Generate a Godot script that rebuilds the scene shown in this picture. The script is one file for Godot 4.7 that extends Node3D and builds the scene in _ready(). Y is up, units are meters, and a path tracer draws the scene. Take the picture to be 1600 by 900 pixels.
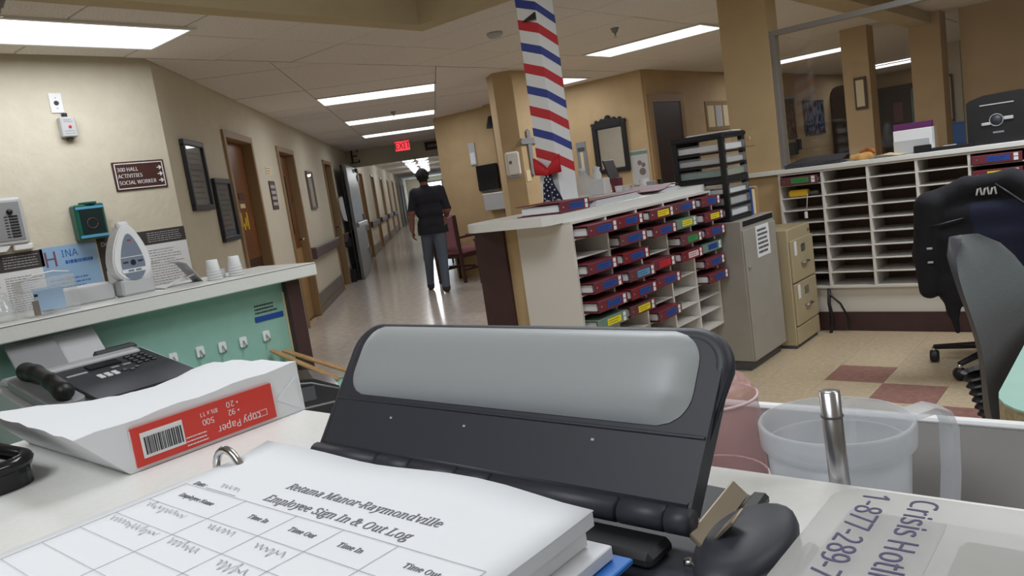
extends Node3D
# A nurses' station in a hub where a long hallway begins. World x runs along the station's far wall, the hallway leaves at 44.4 degrees.

const HA := 0.774926
const EYE := 1.32
const CEIL := 2.42
var hd := Vector3(sin(HA), 0, -cos(HA))
var hr := Vector3(cos(HA), 0, sin(HA))
var taken := {}
var M := {}
var rng := RandomNumberGenerator.new()


class MB:
	var st := SurfaceTool.new()
	func _init() -> void:
		st.begin(Mesh.PRIMITIVE_TRIANGLES)
		st.set_smooth_group(-1)
	func flat() -> MB:
		st.set_smooth_group(-1)
		return self
	func smooth(g := 0) -> MB:
		st.set_smooth_group(g)
		return self
	func tri(a: Vector3, b: Vector3, c: Vector3) -> void:
		st.add_vertex(a); st.add_vertex(b); st.add_vertex(c)
	func tric(a: Vector3, b: Vector3, c: Vector3, ctr: Vector3) -> void:
		if (c - a).cross(b - a).dot((a + b + c) / 3.0 - ctr) < 0.0:
			tri(a, c, b)
		else:
			tri(a, b, c)
	func quadc(a: Vector3, b: Vector3, c: Vector3, d: Vector3, ctr: Vector3) -> void:
		tric(a, b, c, ctr); tric(a, c, d, ctr)
	func box(lo: Vector3, hi: Vector3, bev := 0.0, t := Transform3D.IDENTITY) -> MB:
		var c := (lo + hi) / 2.0
		var h := (hi - lo) / 2.0
		bev = minf(bev, minf(h.x, minf(h.y, h.z)) * 0.9)
		var tc := t * c
		if bev <= 0.0:
			for ax in 3:
				for s in [-1.0, 1.0]:
					var q := []
					for k in [[-1, -1], [1, -1], [1, 1], [-1, 1]]:
						var p := Vector3.ZERO
						p[ax] = h[ax] * s
						p[(ax + 1) % 3] = h[(ax + 1) % 3] * k[0]
						p[(ax + 2) % 3] = h[(ax + 2) % 3] * k[1]
						q.append(t * (c + p))
					quadc(q[0], q[1], q[2], q[3], tc)
			return self
		var g := h - Vector3.ONE * bev
		for ax in 3:
			var u := (ax + 1) % 3
			var w := (ax + 2) % 3
			for s in [-1.0, 1.0]:
				var q := []
				for k in [[-1, -1], [1, -1], [1, 1], [-1, 1]]:
					var p := Vector3.ZERO
					p[ax] = h[ax] * s
					p[u] = g[u] * k[0]
					p[w] = g[w] * k[1]
					q.append(t * (c + p))
				quadc(q[0], q[1], q[2], q[3], tc)
				for s2 in [-1.0, 1.0]:
					var e := []
					for k in [[0, -1], [0, 1], [1, 1], [1, -1]]:
						var p := Vector3.ZERO
						p[w] = g[w] * k[1]
						p[ax] = (h[ax] if k[0] == 0 else g[ax]) * s
						p[u] = (g[u] if k[0] == 0 else h[u]) * s2
						e.append(t * (c + p))
					quadc(e[0], e[1], e[2], e[3], tc)
		for sx in [-1.0, 1.0]:
			for sy in [-1.0, 1.0]:
				for sz in [-1.0, 1.0]:
					var s := Vector3(sx, sy, sz)
					tric(t * (c + s * Vector3(h.x, g.y, g.z)), t * (c + s * Vector3(g.x, h.y, g.z)), t * (c + s * Vector3(g.x, g.y, h.z)), tc)
		return self
	func prism(poly: PackedVector2Array, y0: float, y1: float, t := Transform3D.IDENTITY) -> MB:
		# poly lies in local x and z, and is drawn out along local y
		var p := poly.duplicate()
		if Geometry2D.is_polygon_clockwise(p):
			p.reverse()
		var ids := Geometry2D.triangulate_polygon(p)
		for k in range(0, ids.size(), 3):
			var a := p[ids[k]]; var b := p[ids[k + 1]]; var c := p[ids[k + 2]]
			var m3 := Vector3((a.x + b.x + c.x) / 3, (y0 + y1) / 2, (a.y + b.y + c.y) / 3)
			for y in [y0, y1]:
				tric(t * Vector3(a.x, y, a.y), t * Vector3(b.x, y, b.y), t * Vector3(c.x, y, c.y), t * m3)
		for k in p.size():
			var a := p[k]; var b := p[(k + 1) % p.size()]
			var e := b - a
			var mid := (a + b) / 2.0 - Vector2(e.y, -e.x).normalized() * 0.001
			quadc(t * Vector3(a.x, y0, a.y), t * Vector3(b.x, y0, b.y), t * Vector3(b.x, y1, b.y), t * Vector3(a.x, y1, a.y), t * Vector3(mid.x, (y0 + y1) / 2, mid.y))
		return self
	func lathe(prof: Array, n := 24, t := Transform3D.IDENTITY) -> MB:
		# prof: Vector2(radius, height) pairs, outside seen going up
		for k in prof.size() - 1:
			var a: Vector2 = prof[k]; var b: Vector2 = prof[k + 1]
			for i in n:
				var t0 := TAU * i / n; var t1 := TAU * (i + 1) / n
				var p0 := Vector3(a.x * cos(t0), a.y, a.x * sin(t0)); var p1 := Vector3(a.x * cos(t1), a.y, a.x * sin(t1))
				var q0 := Vector3(b.x * cos(t0), b.y, b.x * sin(t0)); var q1 := Vector3(b.x * cos(t1), b.y, b.x * sin(t1))
				if a.x > 0.00001: tri(t * p0, t * p1, t * q0)
				if b.x > 0.00001: tri(t * p1, t * q1, t * q0)
		return self
	func tube(path: Array, r: float, n := 8, r2 := -1.0) -> MB:
		var up := Vector3.UP
		var rings := []
		for k in path.size():
			var d: Vector3 = (path[mini(k + 1, path.size() - 1)] - path[maxi(k - 1, 0)]).normalized()
			if absf(d.dot(up)) > 0.95: up = Vector3.RIGHT
			var x := d.cross(up).normalized()
			var y := x.cross(d).normalized()
			up = y
			var rr := r if r2 < 0.0 else lerpf(r, r2, float(k) / (path.size() - 1))
			var ring := []
			for i in n:
				ring.append(path[k] + (x * cos(TAU * i / n) + y * sin(TAU * i / n)) * rr)
			rings.append(ring)
		for k in rings.size() - 1:
			var m3: Vector3 = (path[k] + path[k + 1]) / 2.0
			for i in n:
				var j := (i + 1) % n
				quadc(rings[k][i], rings[k][j], rings[k + 1][j], rings[k + 1][i], m3)
		for e in [0, rings.size() - 1]:
			var inn: Vector3 = path[1] if e == 0 else path[path.size() - 2]
			for i in n:
				tric(path[e], rings[e][i], rings[e][(i + 1) % n], inn)
		return self
	func sheet(rows: Array, thick: Vector3) -> MB:
		# a grid of points (rows of equal length) as a solid sheet; thick is the offset of the other side
		var nr := rows.size(); var nc: int = rows[0].size()
		for i in nr - 1:
			for j in nc - 1:
				var a: Vector3 = rows[i][j]; var b: Vector3 = rows[i][j + 1]; var c: Vector3 = rows[i + 1][j + 1]; var d: Vector3 = rows[i + 1][j]
				var m3 := (a + c + thick) / 2.0 + thick * 0.01
				quadc(a, b, c, d, (a + b + c + d) / 4.0 + thick)
				quadc(a + thick, b + thick, c + thick, d + thick, (a + b + c + d) / 4.0)
		for i in nr - 1:
			for j in [0, nc - 1]:
				var a: Vector3 = rows[i][j]; var b: Vector3 = rows[i + 1][j]
				var inn: Vector3 = rows[i][1 if j == 0 else nc - 2]
				quadc(a, b, b + thick, a + thick, inn)
		for j in nc - 1:
			for i in [0, nr - 1]:
				var a: Vector3 = rows[i][j]; var b: Vector3 = rows[i][j + 1]
				var inn: Vector3 = rows[1 if i == 0 else nr - 2][j]
				quadc(a, b, b + thick, a + thick, inn)
		return self
	func done() -> ArrayMesh:
		st.generate_normals()
		return st.commit()


# ---------------------------------------------------------------- helpers
func H(r: float, y: float, d: float) -> Vector3:
	return hr * r + hd * d + Vector3(0, y, 0)


func numbered(parent: Node, called: String) -> String:
	var key := str(parent.get_instance_id()) + called
	taken[key] = taken.get(key, -1) + 1
	return called if taken[key] == 0 else "%s_%03d" % [called, taken[key]]


func tag(o: Node3D, label: String, category: String, group := "") -> Node3D:
	o.set_meta("label", label)
	o.set_meta("category", category)
	if group != "":
		o.set_meta("group", group)
	return o


func thing(called: String, label: String, category: String, at := Vector3.ZERO, turn := 0.0, group := "") -> Node3D:
	var o := Node3D.new()
	o.name = numbered(self, called)
	add_child(o)
	o.position = at
	o.rotation.y = turn
	return tag(o, label, category, group)


func part(parent: Node, called: String, mesh, m: Material, at := Vector3.ZERO, turn := Vector3.ZERO) -> MeshInstance3D:
	var o := MeshInstance3D.new()
	o.name = numbered(parent, called)
	o.mesh = mesh.done() if mesh is MB else mesh
	parent.add_child(o)
	o.position = at
	o.rotation = turn
	for k in o.mesh.get_surface_count():
		o.set_surface_override_material(k, m)
	return o


func struct(called: String, mesh, m: Material, at := Vector3.ZERO, turn := 0.0, label := "") -> MeshInstance3D:
	var o := part(self, called, mesh, m, at, Vector3(0, turn, 0))
	o.set_meta("kind", "structure")
	if label != "":
		o.set_meta("label", label)
	return o


func solo(called: String, mesh, m: Material, label: String, category: String, at := Vector3.ZERO, turn := Vector3.ZERO, group := "") -> MeshInstance3D:
	var o := part(self, called, mesh, m, at, turn)
	tag(o, label, category, group)
	return o


func bx(parent: Node, called: String, lo: Vector3, hi: Vector3, m: Material, bev := 0.0) -> MeshInstance3D:
	var c := (lo + hi) / 2.0
	return part(parent, called, MB.new().box(lo - c, hi - c, bev), m, c)


func words(parent: Node, called: String, s: String, tall: float, m: Material, at: Vector3, turn := Vector3.ZERO, depth := 0.0012, serif := false, align := HORIZONTAL_ALIGNMENT_CENTER) -> MeshInstance3D:
	var t := TextMesh.new()
	var f := SystemFont.new()
	f.font_names = PackedStringArray(["Droid Serif" if serif else "Droid Sans"])
	t.font = f
	t.text = s
	t.font_size = 32
	t.pixel_size = tall / 23.0
	t.depth = depth
	t.horizontal_alignment = align
	t.curve_step = 2.0
	return part(parent, called, t, m, at, turn)


func scribbles(w: float, h: float, rows: int, thick: float, seed_: int, ragged := 0.35, depth := 0.0008) -> MB:
	# rows of short printed strokes on a sheet w wide and h tall, in local x and y, facing +z
	var g := RandomNumberGenerator.new()
	g.seed = seed_
	var b := MB.new()
	for k in rows:
		var y := h / 2 - (k + 0.5) * h / rows
		var x := -w / 2
		var end := w / 2 - g.randf() * ragged * w
		while x < end:
			var l := minf(g.randf_range(0.03, 0.11) * w, end - x)
			b.box(Vector3(x, y - thick / 2, 0), Vector3(x + l, y + thick / 2, depth))
			x += l + 0.022 * w
	return b


func pen_line(pts: Array, wide: float, lift := 0.0006) -> MB:
	# a handwritten stroke in local x and y, facing +z
	var b := MB.new()
	for k in pts.size() - 1:
		var a: Vector2 = pts[k]; var c: Vector2 = pts[k + 1]
		var d := (c - a).normalized() * wide / 2
		var n := Vector2(-d.y, d.x)
		var q := [a - d + n, c + d + n, c + d - n, a - d - n]
		var m3 := Vector3((a.x + c.x) / 2, (a.y + c.y) / 2, -1)
		b.quadc(Vector3(q[0].x, q[0].y, lift), Vector3(q[1].x, q[1].y, lift), Vector3(q[2].x, q[2].y, lift), Vector3(q[3].x, q[3].y, lift), m3)
	return b


func rrect(w: float, h: float, r: float, n := 5) -> PackedVector2Array:
	var p := PackedVector2Array()
	for c in [[1, 1, 0.0], [-1, 1, PI / 2], [-1, -1, PI], [1, -1, PI * 1.5]]:
		for k in n + 1:
			var a: float = c[2] + PI / 2 * k / n
			p.append(Vector2(c[0] * (w / 2 - r) + cos(a) * r, c[1] * (h / 2 - r) + sin(a) * r))
	return p


func upright(at := Vector3.ZERO) -> Transform3D:
	# turns a prism so that its outline stands in x and y and it is drawn out towards +z
	return Transform3D(Basis(Vector3(1, 0, 0), Vector3(0, 0, 1), Vector3(0, 1, 0)), at)


func noise_image(size: int, freq: float, c0: Color, c1: Color, seed_: int, oct := 4, contrast := 1.0) -> ImageTexture:
	var n := FastNoiseLite.new()
	n.seed = seed_
	n.frequency = freq
	n.fractal_octaves = oct
	var src := n.get_seamless_image(size, size)
	var im := Image.create(size, size, false, Image.FORMAT_RGB8)
	for y in size:
		for x in size:
			var v := clampf((src.get_pixel(x, y).r - 0.5) * contrast + 0.5, 0.0, 1.0)
			im.set_pixel(x, y, c0.lerp(c1, v))
	return ImageTexture.create_from_image(im)


func mat(key: String, c: Color, rough := 0.6, metal := 0.0) -> StandardMaterial3D:
	if not M.has(key):
		var m := StandardMaterial3D.new()
		m.resource_name = key
		m.albedo_color = c
		m.roughness = rough
		m.metallic = metal
		M[key] = m
	return M[key]


func tex_mat(key: String, t: Texture2D, scale: Vector3, rough := 0.6, bump: Texture2D = null, bump_cm := 0.0) -> StandardMaterial3D:
	var m := mat(key, Color.WHITE, rough)
	m.albedo_texture = t
	m.uv1_triplanar = true
	m.uv1_world_triplanar = true
	m.uv1_scale = scale
	if bump:
		m.heightmap_enabled = true
		m.heightmap_texture = bump
		m.heightmap_scale = bump_cm
	return m


func glass(key: String, c: Color, rough := 0.05) -> StandardMaterial3D:
	var m := mat(key, c, rough)
	m.transparency = BaseMaterial3D.TRANSPARENCY_ALPHA
	return m


func glow(key: String, c: Color, e: float) -> StandardMaterial3D:
	var m := mat(key, c, 0.5)
	m.emission_enabled = true
	m.emission = c
	m.emission_energy_multiplier = e
	return m


func c8(r: int, g: int, b: int) -> Color:
	return Color8(r, g, b)


# ---------------------------------------------------------------- a body from bones
func bone_mesh(bones: Array, cell: float, tint: Callable, k := 0.03) -> ArrayMesh:
	# bones: [from, to, radius there, radius here, squash of the depth]; one smooth skin over all of them, as surface nets
	var lo := Vector3.INF; var hi := -Vector3.INF
	for b in bones:
		for e in 2:
			var r: float = b[2 + e] + 3.0 * cell
			lo = lo.min(b[e] - Vector3.ONE * r); hi = hi.max(b[e] + Vector3.ONE * r)
	var n := Vector3i(((hi - lo) / cell).ceil()) + Vector3i.ONE
	var f := PackedFloat32Array()
	f.resize(n.x * n.y * n.z)
	f.fill(1.0)
	for b in bones:
		var sq: float = b[4] if b.size() > 4 else 1.0
		var a: Vector3 = b[0]; var c: Vector3 = b[1]
		var reach: float = maxf(b[2], b[3]) + k * 1.5 + cell * 2
		var i0 := Vector3i(((a.min(c) - Vector3.ONE * reach - lo) / cell).floor()).max(Vector3i.ZERO)
		var i1 := Vector3i(((a.max(c) + Vector3.ONE * reach - lo) / cell).ceil()).min(n - Vector3i.ONE)
		var a2 := Vector3(a.x, a.y, a.z * sq); var ab := Vector3(c.x, c.y, c.z * sq) - a2
		var l2 := maxf(ab.length_squared(), 1e-9)
		for z in range(i0.z, i1.z + 1):
			for y in range(i0.y, i1.y + 1):
				for x in range(i0.x, i1.x + 1):
					var p := lo + Vector3(x, y, z) * cell
					p.z *= sq
					var h := clampf((p - a2).dot(ab) / l2, 0.0, 1.0)
					var d := (p - a2 - ab * h).length() - lerpf(b[2], b[3], h)
					var at := (z * n.y + y) * n.x + x
					var o := f[at]
					var m := maxf(k - absf(o - d), 0.0) / k
					f[at] = minf(o, d) - m * m * k * 0.25
	var index := {}
	var verts := PackedVector3Array()
	var step := [1, n.x, n.x * n.y]
	for z in n.z - 1:
		for y in n.y - 1:
			for x in n.x - 1:
				var at := (z * n.y + y) * n.x + x
				var inside := 0
				for q in 8:
					if f[at + (q & 1) + (q >> 1 & 1) * n.x + (q >> 2) * step[2]] < 0.0: inside += 1
				if inside == 0 or inside == 8: continue
				var sum := Vector3.ZERO; var cnt := 0
				for q in 8:
					for ax in 3:
						if q >> ax & 1: continue
						var v0 := f[at + (q & 1) + (q >> 1 & 1) * n.x + (q >> 2) * step[2]]
						var v1 := f[at + (q & 1) + (q >> 1 & 1) * n.x + (q >> 2) * step[2] + step[ax]]
						if (v0 < 0.0) == (v1 < 0.0): continue
						var p := Vector3(q & 1, q >> 1 & 1, q >> 2)
						p[ax] += v0 / (v0 - v1)
						sum += p; cnt += 1
				index[at] = verts.size()
				verts.append(lo + (Vector3(x, y, z) + sum / cnt) * cell)
	var st := SurfaceTool.new()
	st.begin(Mesh.PRIMITIVE_TRIANGLES)
	for p in verts:
		st.set_color(tint.call(p))
		st.add_vertex(p)
	for at in index:
		var x: int = at % n.x; var y: int = at / n.x % n.y; var z: int = at / step[2]
		var xyz := [x, y, z]
		for ax in 3:
			var u: int = step[(ax + 1) % 3]; var w: int = step[(ax + 2) % 3]
			if xyz[(ax + 1) % 3] == 0 or xyz[(ax + 2) % 3] == 0: continue
			var in0 := f[at] < 0.0
			if in0 == (f[at + step[ax]] < 0.0): continue
			if not (index.has(at - u) and index.has(at - w) and index.has(at - u - w)): continue
			var q := [index[at], index[at - u], index[at - u - w], index[at - w]]
			if in0: q.reverse()
			for t in [0, 1, 2, 0, 2, 3]: st.add_index(q[t])
	st.generate_normals()
	return st.commit()


# ---------------------------------------------------------------- the scene
func _ready() -> void:
	rng.seed = 7
	# camera
	var yaw := HA + 0.081856
	var pitch := -0.135263
	var roll := -0.145281
	var fwd := Vector3(sin(yaw) * cos(pitch), sin(pitch), -cos(yaw) * cos(pitch))
	var r0 := Vector3(cos(yaw), 0, sin(yaw))
	var u0 := r0.cross(fwd)
	var cam := Camera3D.new()
	cam.name = "camera"
	add_child(cam)
	cam.transform = Transform3D(Basis(r0 * cos(roll) + u0 * sin(roll), u0 * cos(roll) - r0 * sin(roll), -fwd), Vector3(0, EYE, 0))
	cam.fov = rad_to_deg(2.0 * atan(450.0 / 1201.4))
	cam.near = 0.02
	cam.far = 120.0
	cam.current = true
	# surroundings: the rooms are closed, nothing of the outside shows
	var we := WorldEnvironment.new()
	we.name = "surroundings"
	var env := Environment.new()
	env.background_mode = Environment.BG_COLOR
	env.background_color = Color(0.05, 0.05, 0.055)
	env.tonemap_mode = Environment.TONE_MAPPER_LINEAR
	env.tonemap_exposure = 2.3
	env.sdfgi_enabled = true
	env.ssao_enabled = true
	env.ssil_enabled = true
	we.environment = env
	add_child(we)
	materials()
	lights()
	print("structure")
	shell()
	hallway()
	beyond_glass()
	print("furniture")
	station()
	binders()
	mail_wall()
	wall_things()
	left_counter_things()
	print("people")
	hallway_things()
	chairs()
	print("foreground")
	counter_things()


const LAMP_TINT := Color(0.965, 0.98, 1.0)


func ceiling_light(label: String, at: Vector3, lx: float, lz: float, energy: float, turn := 0.0, group := "recessed ceiling lights") -> Node3D:
	var t := thing("ceiling_light", label, "light", at, turn, group)
	var fr := MB.new()
	for s in [-1.0, 1.0]:
		fr.box(Vector3(-lx / 2 - 0.025, -0.012, s * lz / 2 - 0.0125 + s * 0.0125), Vector3(lx / 2 + 0.025, 0.004, s * lz / 2 + 0.0125 + s * 0.0125), 0.002)
		fr.box(Vector3(s * lx / 2 - 0.0125 + s * 0.0125, -0.012, -lz / 2), Vector3(s * lx / 2 + 0.0125 + s * 0.0125, 0.004, lz / 2), 0.002)
	part(t, "frame", fr, M.lamp_frame)
	bx(t, "diffuser", Vector3(-lx / 2, -0.006, -lz / 2), Vector3(lx / 2, 0.006, lz / 2), M.lamp_glow)
	var l := AreaLight3D.new()
	l.name = "light"
	l.area_size = Vector2(lx, lz)
	l.light_energy = energy
	l.light_color = LAMP_TINT
	l.area_range = 40.0
	l.area_attenuation = 2.0
	l.shadow_enabled = true
	t.add_child(l)
	l.position = Vector3(0, -0.016, 0)
	l.rotation.x = -PI / 2
	return t


func lights() -> void:
	var e := 1.3
	ceiling_light("long ceiling light close to the cream wall with the brown direction sign", Vector3(1.76, CEIL, -4.36), 1.2, 0.48, e * 0.42)
	ceiling_light("ceiling light behind the striped post, over the open hub floor", Vector3(6.62, CEIL, -3.6), 0.46, 1.2, e)
	var ord := ["first", "second", "third"]
	for k in 3:
		ceiling_light("%s ceiling light along the hallway, counted from the hub" % ord[k], H(-0.415, CEIL, 8.3 + 2.44 * k), 1.18, 0.56, e * [0.32, 0.25, 0.21][k], -HA)
	ceiling_light("ceiling light near the wall with the black framed mirror", Vector3(7.75, CEIL, -5.75), 0.5, 1.0, e * 0.13)
	ceiling_light("ceiling light behind the glass, over the lobby wall hanging", Vector3(10.9, CEIL, -3.55), 0.5, 1.2, e * 0.35)
	ceiling_light("ceiling light behind the glass, over the dark entrance door", Vector3(15.45, CEIL, -3.65), 0.6, 0.9, e * 0.2)
	ceiling_light("small ceiling light seen through the gap between two beige walls", Vector3(16.9, CEIL, -2.6), 0.6, 0.9, e * 0.2)
	# the lights over the station itself and over the visitors' side, out of the picture
	ceiling_light("ceiling light over the middle of the station", Vector3(1.7, 2.74, -1.0), 0.6, 1.2, e * 0.8)
	ceiling_light("ceiling light over the visitors' side of the front counter", Vector3(-0.9, 2.74, -0.4), 0.6, 1.2, e * 0.8)
	ceiling_light("ceiling light over the station's far desk", Vector3(1.7, 2.74, 1.6), 0.6, 1.2, e * 0.6)
	ceiling_light("added unseen ceiling light brightening the mail slots and locker", Vector3(4.5, CEIL, -0.3), 0.5, 1.2, e)  # unseen lamp added to brighten the mail slots and locker


func materials() -> void:
	var grain := noise_image(256, 0.02, c8(208, 200, 180), c8(214, 206, 187), 3, 4, 1.4)
	var rel := noise_image(256, 0.06, Color.BLACK, Color.WHITE, 5, 3, 1.6)
	tex_mat("wall_paint", grain, Vector3(1.1, 1.1, 1.1), 0.75, rel, 0.12)
	tex_mat("wall_tan", noise_image(128, 0.02, c8(188, 162, 122), c8(198, 172, 132), 4), Vector3(1, 1, 1), 0.7)
	tex_mat("wall_soffit", noise_image(128, 0.02, c8(184, 168, 136), c8(194, 178, 146), 14), Vector3(1, 1, 1), 0.75)
	tex_mat("floor_cream", noise_image(256, 0.05, c8(198, 178, 148), c8(212, 194, 164), 6, 5, 1.8), Vector3(2, 2, 2), 0.28)
	tex_mat("floor_pink", noise_image(128, 0.06, c8(150, 108, 100), c8(168, 124, 115), 8, 5, 1.8), Vector3(3, 3, 3), 0.28)
	tex_mat("floor_hall", noise_image(256, 0.03, c8(198, 188, 178), c8(214, 204, 194), 9, 5, 1.6), Vector3(1.3, 1.3, 1.3), 0.16)
	tex_mat("ceiling_tile", noise_image(256, 0.12, c8(218, 213, 208), c8(236, 231, 227), 10, 4, 2.2), Vector3(2.2, 2.2, 2.2), 0.9)
	tex_mat("wood_red", noise_image(256, 0.03, c8(104, 62, 36), c8(140, 90, 54), 11, 5, 1.8), Vector3(6, 0.5, 6), 0.32)
	tex_mat("wood_tan", noise_image(256, 0.03, c8(160, 124, 80), c8(184, 148, 102), 12, 5, 1.8), Vector3(6, 0.5, 6), 0.4)
	tex_mat("wood_edge", noise_image(256, 0.05, c8(130, 116, 88), c8(164, 148, 118), 13, 5, 2.0), Vector3(4, 4, 4), 0.45)
	tex_mat("laminate_brown", noise_image(128, 0.03, c8(62, 40, 40), c8(72, 48, 48), 15), Vector3(2, 2, 2), 0.5)
	tex_mat("laminate_white", noise_image(128, 0.2, c8(224, 224, 220), c8(230, 230, 226), 16, 2), Vector3(4, 4, 4), 0.35)
	tex_mat("teal_board", noise_image(256, 0.02, c8(144, 184, 171), c8(152, 192, 179), 17, 4), Vector3(2, 2, 2), 0.55)
	tex_mat("fabric_grey", noise_image(256, 0.35, c8(96, 98, 101), c8(136, 138, 141), 18, 2, 2.0), Vector3(7, 7, 7), 0.95, noise_image(128, 0.35, Color.BLACK, Color.WHITE, 19, 2, 2.0), 0.15)
	tex_mat("fabric_pink", noise_image(128, 0.2, c8(150, 98, 108), c8(172, 118, 126), 20, 2), Vector3(8, 8, 8), 0.9)
	tex_mat("steel_grey", noise_image(128, 0.02, c8(158, 154, 146), c8(166, 162, 154), 21), Vector3(1.5, 1.5, 1.5), 0.42)
	tex_mat("steel_beige", noise_image(128, 0.02, c8(174, 160, 128), c8(182, 168, 136), 22), Vector3(1.5, 1.5, 1.5), 0.42)
	mat("lamp_frame", c8(225, 224, 220), 0.5)
	glow("lamp_glow", LAMP_TINT, 0.9)
	mat("dark_gap", c8(70, 64, 58), 0.9)
	mat("white_paint", c8(216, 212, 204), 0.5)
	mat("melamine", c8(220, 216, 210), 0.45)
	mat("slot_back_brown", c8(124, 100, 86), 0.7)  # one even brown for the slot backs, darker than the shelves
	mat("melamine_dark", c8(72, 52, 44), 0.6)
	mat("black", c8(26, 26, 29), 0.45)
	mat("black_gloss", c8(22, 22, 25), 0.18)
	mat("charcoal", c8(52, 54, 62), 0.5)
	mat("dark_grey", c8(80, 80, 84), 0.5)
	mat("mid_grey", c8(140, 141, 143), 0.5)
	mat("light_grey", c8(188, 189, 190), 0.5)
	mat("white", c8(232, 233, 234), 0.55)
	mat("paper", c8(232, 234, 237), 0.8)
	mat("ink", c8(52, 52, 58), 0.8)
	mat("ink_pale", c8(150, 150, 156), 0.8)
	mat("pencil", c8(164, 166, 172), 0.8)
	mat("line_pale", c8(176, 178, 182), 0.8)
	mat("brown_sign", c8(74, 42, 36), 0.5)
	mat("door_dark", c8(58, 42, 40), 0.45)
	mat("kick_plate", c8(66, 46, 38), 0.4)
	mat("frame_tan", c8(150, 122, 86), 0.5)
	mat("rail_mauve", c8(96, 78, 80), 0.5)
	mat("guard_grey", c8(120, 108, 100), 0.55)
	mat("chrome", c8(205, 205, 208), 0.2, 1.0)
	mat("steel", c8(170, 168, 164), 0.32, 1.0)
	mat("steel_door", c8(112, 110, 108), 0.38, 0.3)
	mat("maroon", c8(112, 42, 54), 0.5)
	mat("maroon_dull", c8(104, 54, 62), 0.5)
	mat("crimson", c8(120, 30, 42), 0.45)
	mat("sage", c8(112, 140, 126), 0.5)
	mat("label_blue", c8(28, 72, 152), 0.6)
	mat("label_yellow", c8(236, 218, 30), 0.6)
	mat("label_green", c8(44, 150, 74), 0.6)
	mat("label_red", c8(206, 32, 44), 0.6)
	mat("label_sky", c8(92, 156, 196), 0.6)
	mat("label_pink", c8(226, 196, 200), 0.6)
	mat("stripe_red", c8(196, 44, 54), 0.6)
	mat("stripe_blue", c8(54, 68, 146), 0.6)
	mat("navy", c8(24, 26, 58), 0.8)
	mat("bow_red", c8(196, 26, 38), 0.6)
	mat("label_orange", c8(214, 62, 50), 0.55)
	mat("blue_folder", c8(40, 110, 190), 0.5)
	mat("poster_blue", c8(150, 186, 222), 0.6)
	mat("print_blue", c8(44, 98, 176), 0.7)
	mat("print_dark", c8(62, 58, 58), 0.7)
	mat("green_box", c8(24, 92, 78), 0.3)
	mat("green_dark", c8(22, 42, 42), 0.25)
	mat("mauve_board", c8(128, 80, 92), 0.55)
	mat("bread", c8(218, 170, 104), 0.8)
	mat("bread_dark", c8(158, 92, 36), 0.8)
	mat("purple", c8(96, 36, 92), 0.6)
	mat("yellow", c8(232, 190, 40), 0.5)
	mat("cream", c8(222, 206, 168), 0.6)
	mat("exit_red", c8(230, 40, 52), 0.5)
	mat("steel_win", c8(150, 146, 142), 0.4, 0.4)
	mat("mirror_glass", c8(215, 215, 215), 0.03, 1.0)
	mat("keypad", c8(120, 132, 148), 0.5)
	mat("body_tint", Color.WHITE, 0.85).vertex_color_use_as_albedo = true
	mat("body_cloth", Color.WHITE, 0.9).vertex_color_use_as_albedo = true
	mat("shirt_black", c8(28, 30, 36), 0.9)
	mat("hair", c8(30, 27, 29), 0.8)
	mat("wood_dark", c8(62, 36, 32), 0.4)
	mat("cart_blue", c8(54, 74, 116), 0.8)
	mat("tub_grey", c8(168, 166, 164), 0.4)
	mat("pen_silver", c8(200, 200, 204), 0.25, 0.9)
	mat("grip_grey", c8(160, 165, 167), 0.42)
	mat("steel_dull", c8(176, 164, 146), 0.35, 0.9)
	mat("ink_soft", c8(118, 118, 124), 0.8)
	mat("frame_pale", c8(132, 120, 112), 0.5)
	mat("pen_ink", c8(78, 70, 104), 0.7)
	glow("exit_glow", Color(1.0, 0.28, 0.32), 0.4)
	glow("daylight", Color(0.86, 0.93, 1.0), 3.0)
	tex_mat("dusk", noise_image(128, 0.02, c8(120, 160, 160), c8(150, 186, 184), 31), Vector3(1, 1, 1), 0.2)
	tex_mat("poster_dark", noise_image(128, 0.03, c8(22, 26, 40), c8(120, 136, 170), 32, 4, 2.6), Vector3(1.6, 1.6, 1.6), 0.25)  # pale blue patches paint reflections into the dark poster colour
	tex_mat("hanging", noise_image(128, 0.04, c8(60, 40, 28), c8(150, 96, 50), 33, 4, 2.0), Vector3(2, 1.4, 2), 0.8)
	glass("pane", Color(0.5, 0.5, 0.5, 0.015), 0.03)
	glass("acrylic", Color(0.92, 0.94, 0.95, 0.16), 0.08)
	var fr := glass("frosted", Color(0.86, 0.88, 0.9, 0.42), 0.4)
	fr.backlight_enabled = true
	fr.backlight = Color(0.5, 0.5, 0.5)
	var pk := glass("pink_clear", Color(0.8, 0.6, 0.59, 0.42), 0.35)
	pk.backlight_enabled = true
	pk.backlight = Color(0.5, 0.4, 0.4)
	glass("lid_clear", Color(0.8, 0.8, 0.79, 0.4), 0.22)


# ---------------------------------------------------------------- the rooms
func wallbox(called: String, lo: Vector3, hi: Vector3, m: Material, label := "") -> MeshInstance3D:
	var c := (lo + hi) / 2.0
	return struct(called, MB.new().box(lo - c, hi - c), m, c, 0.0, label)


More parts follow.
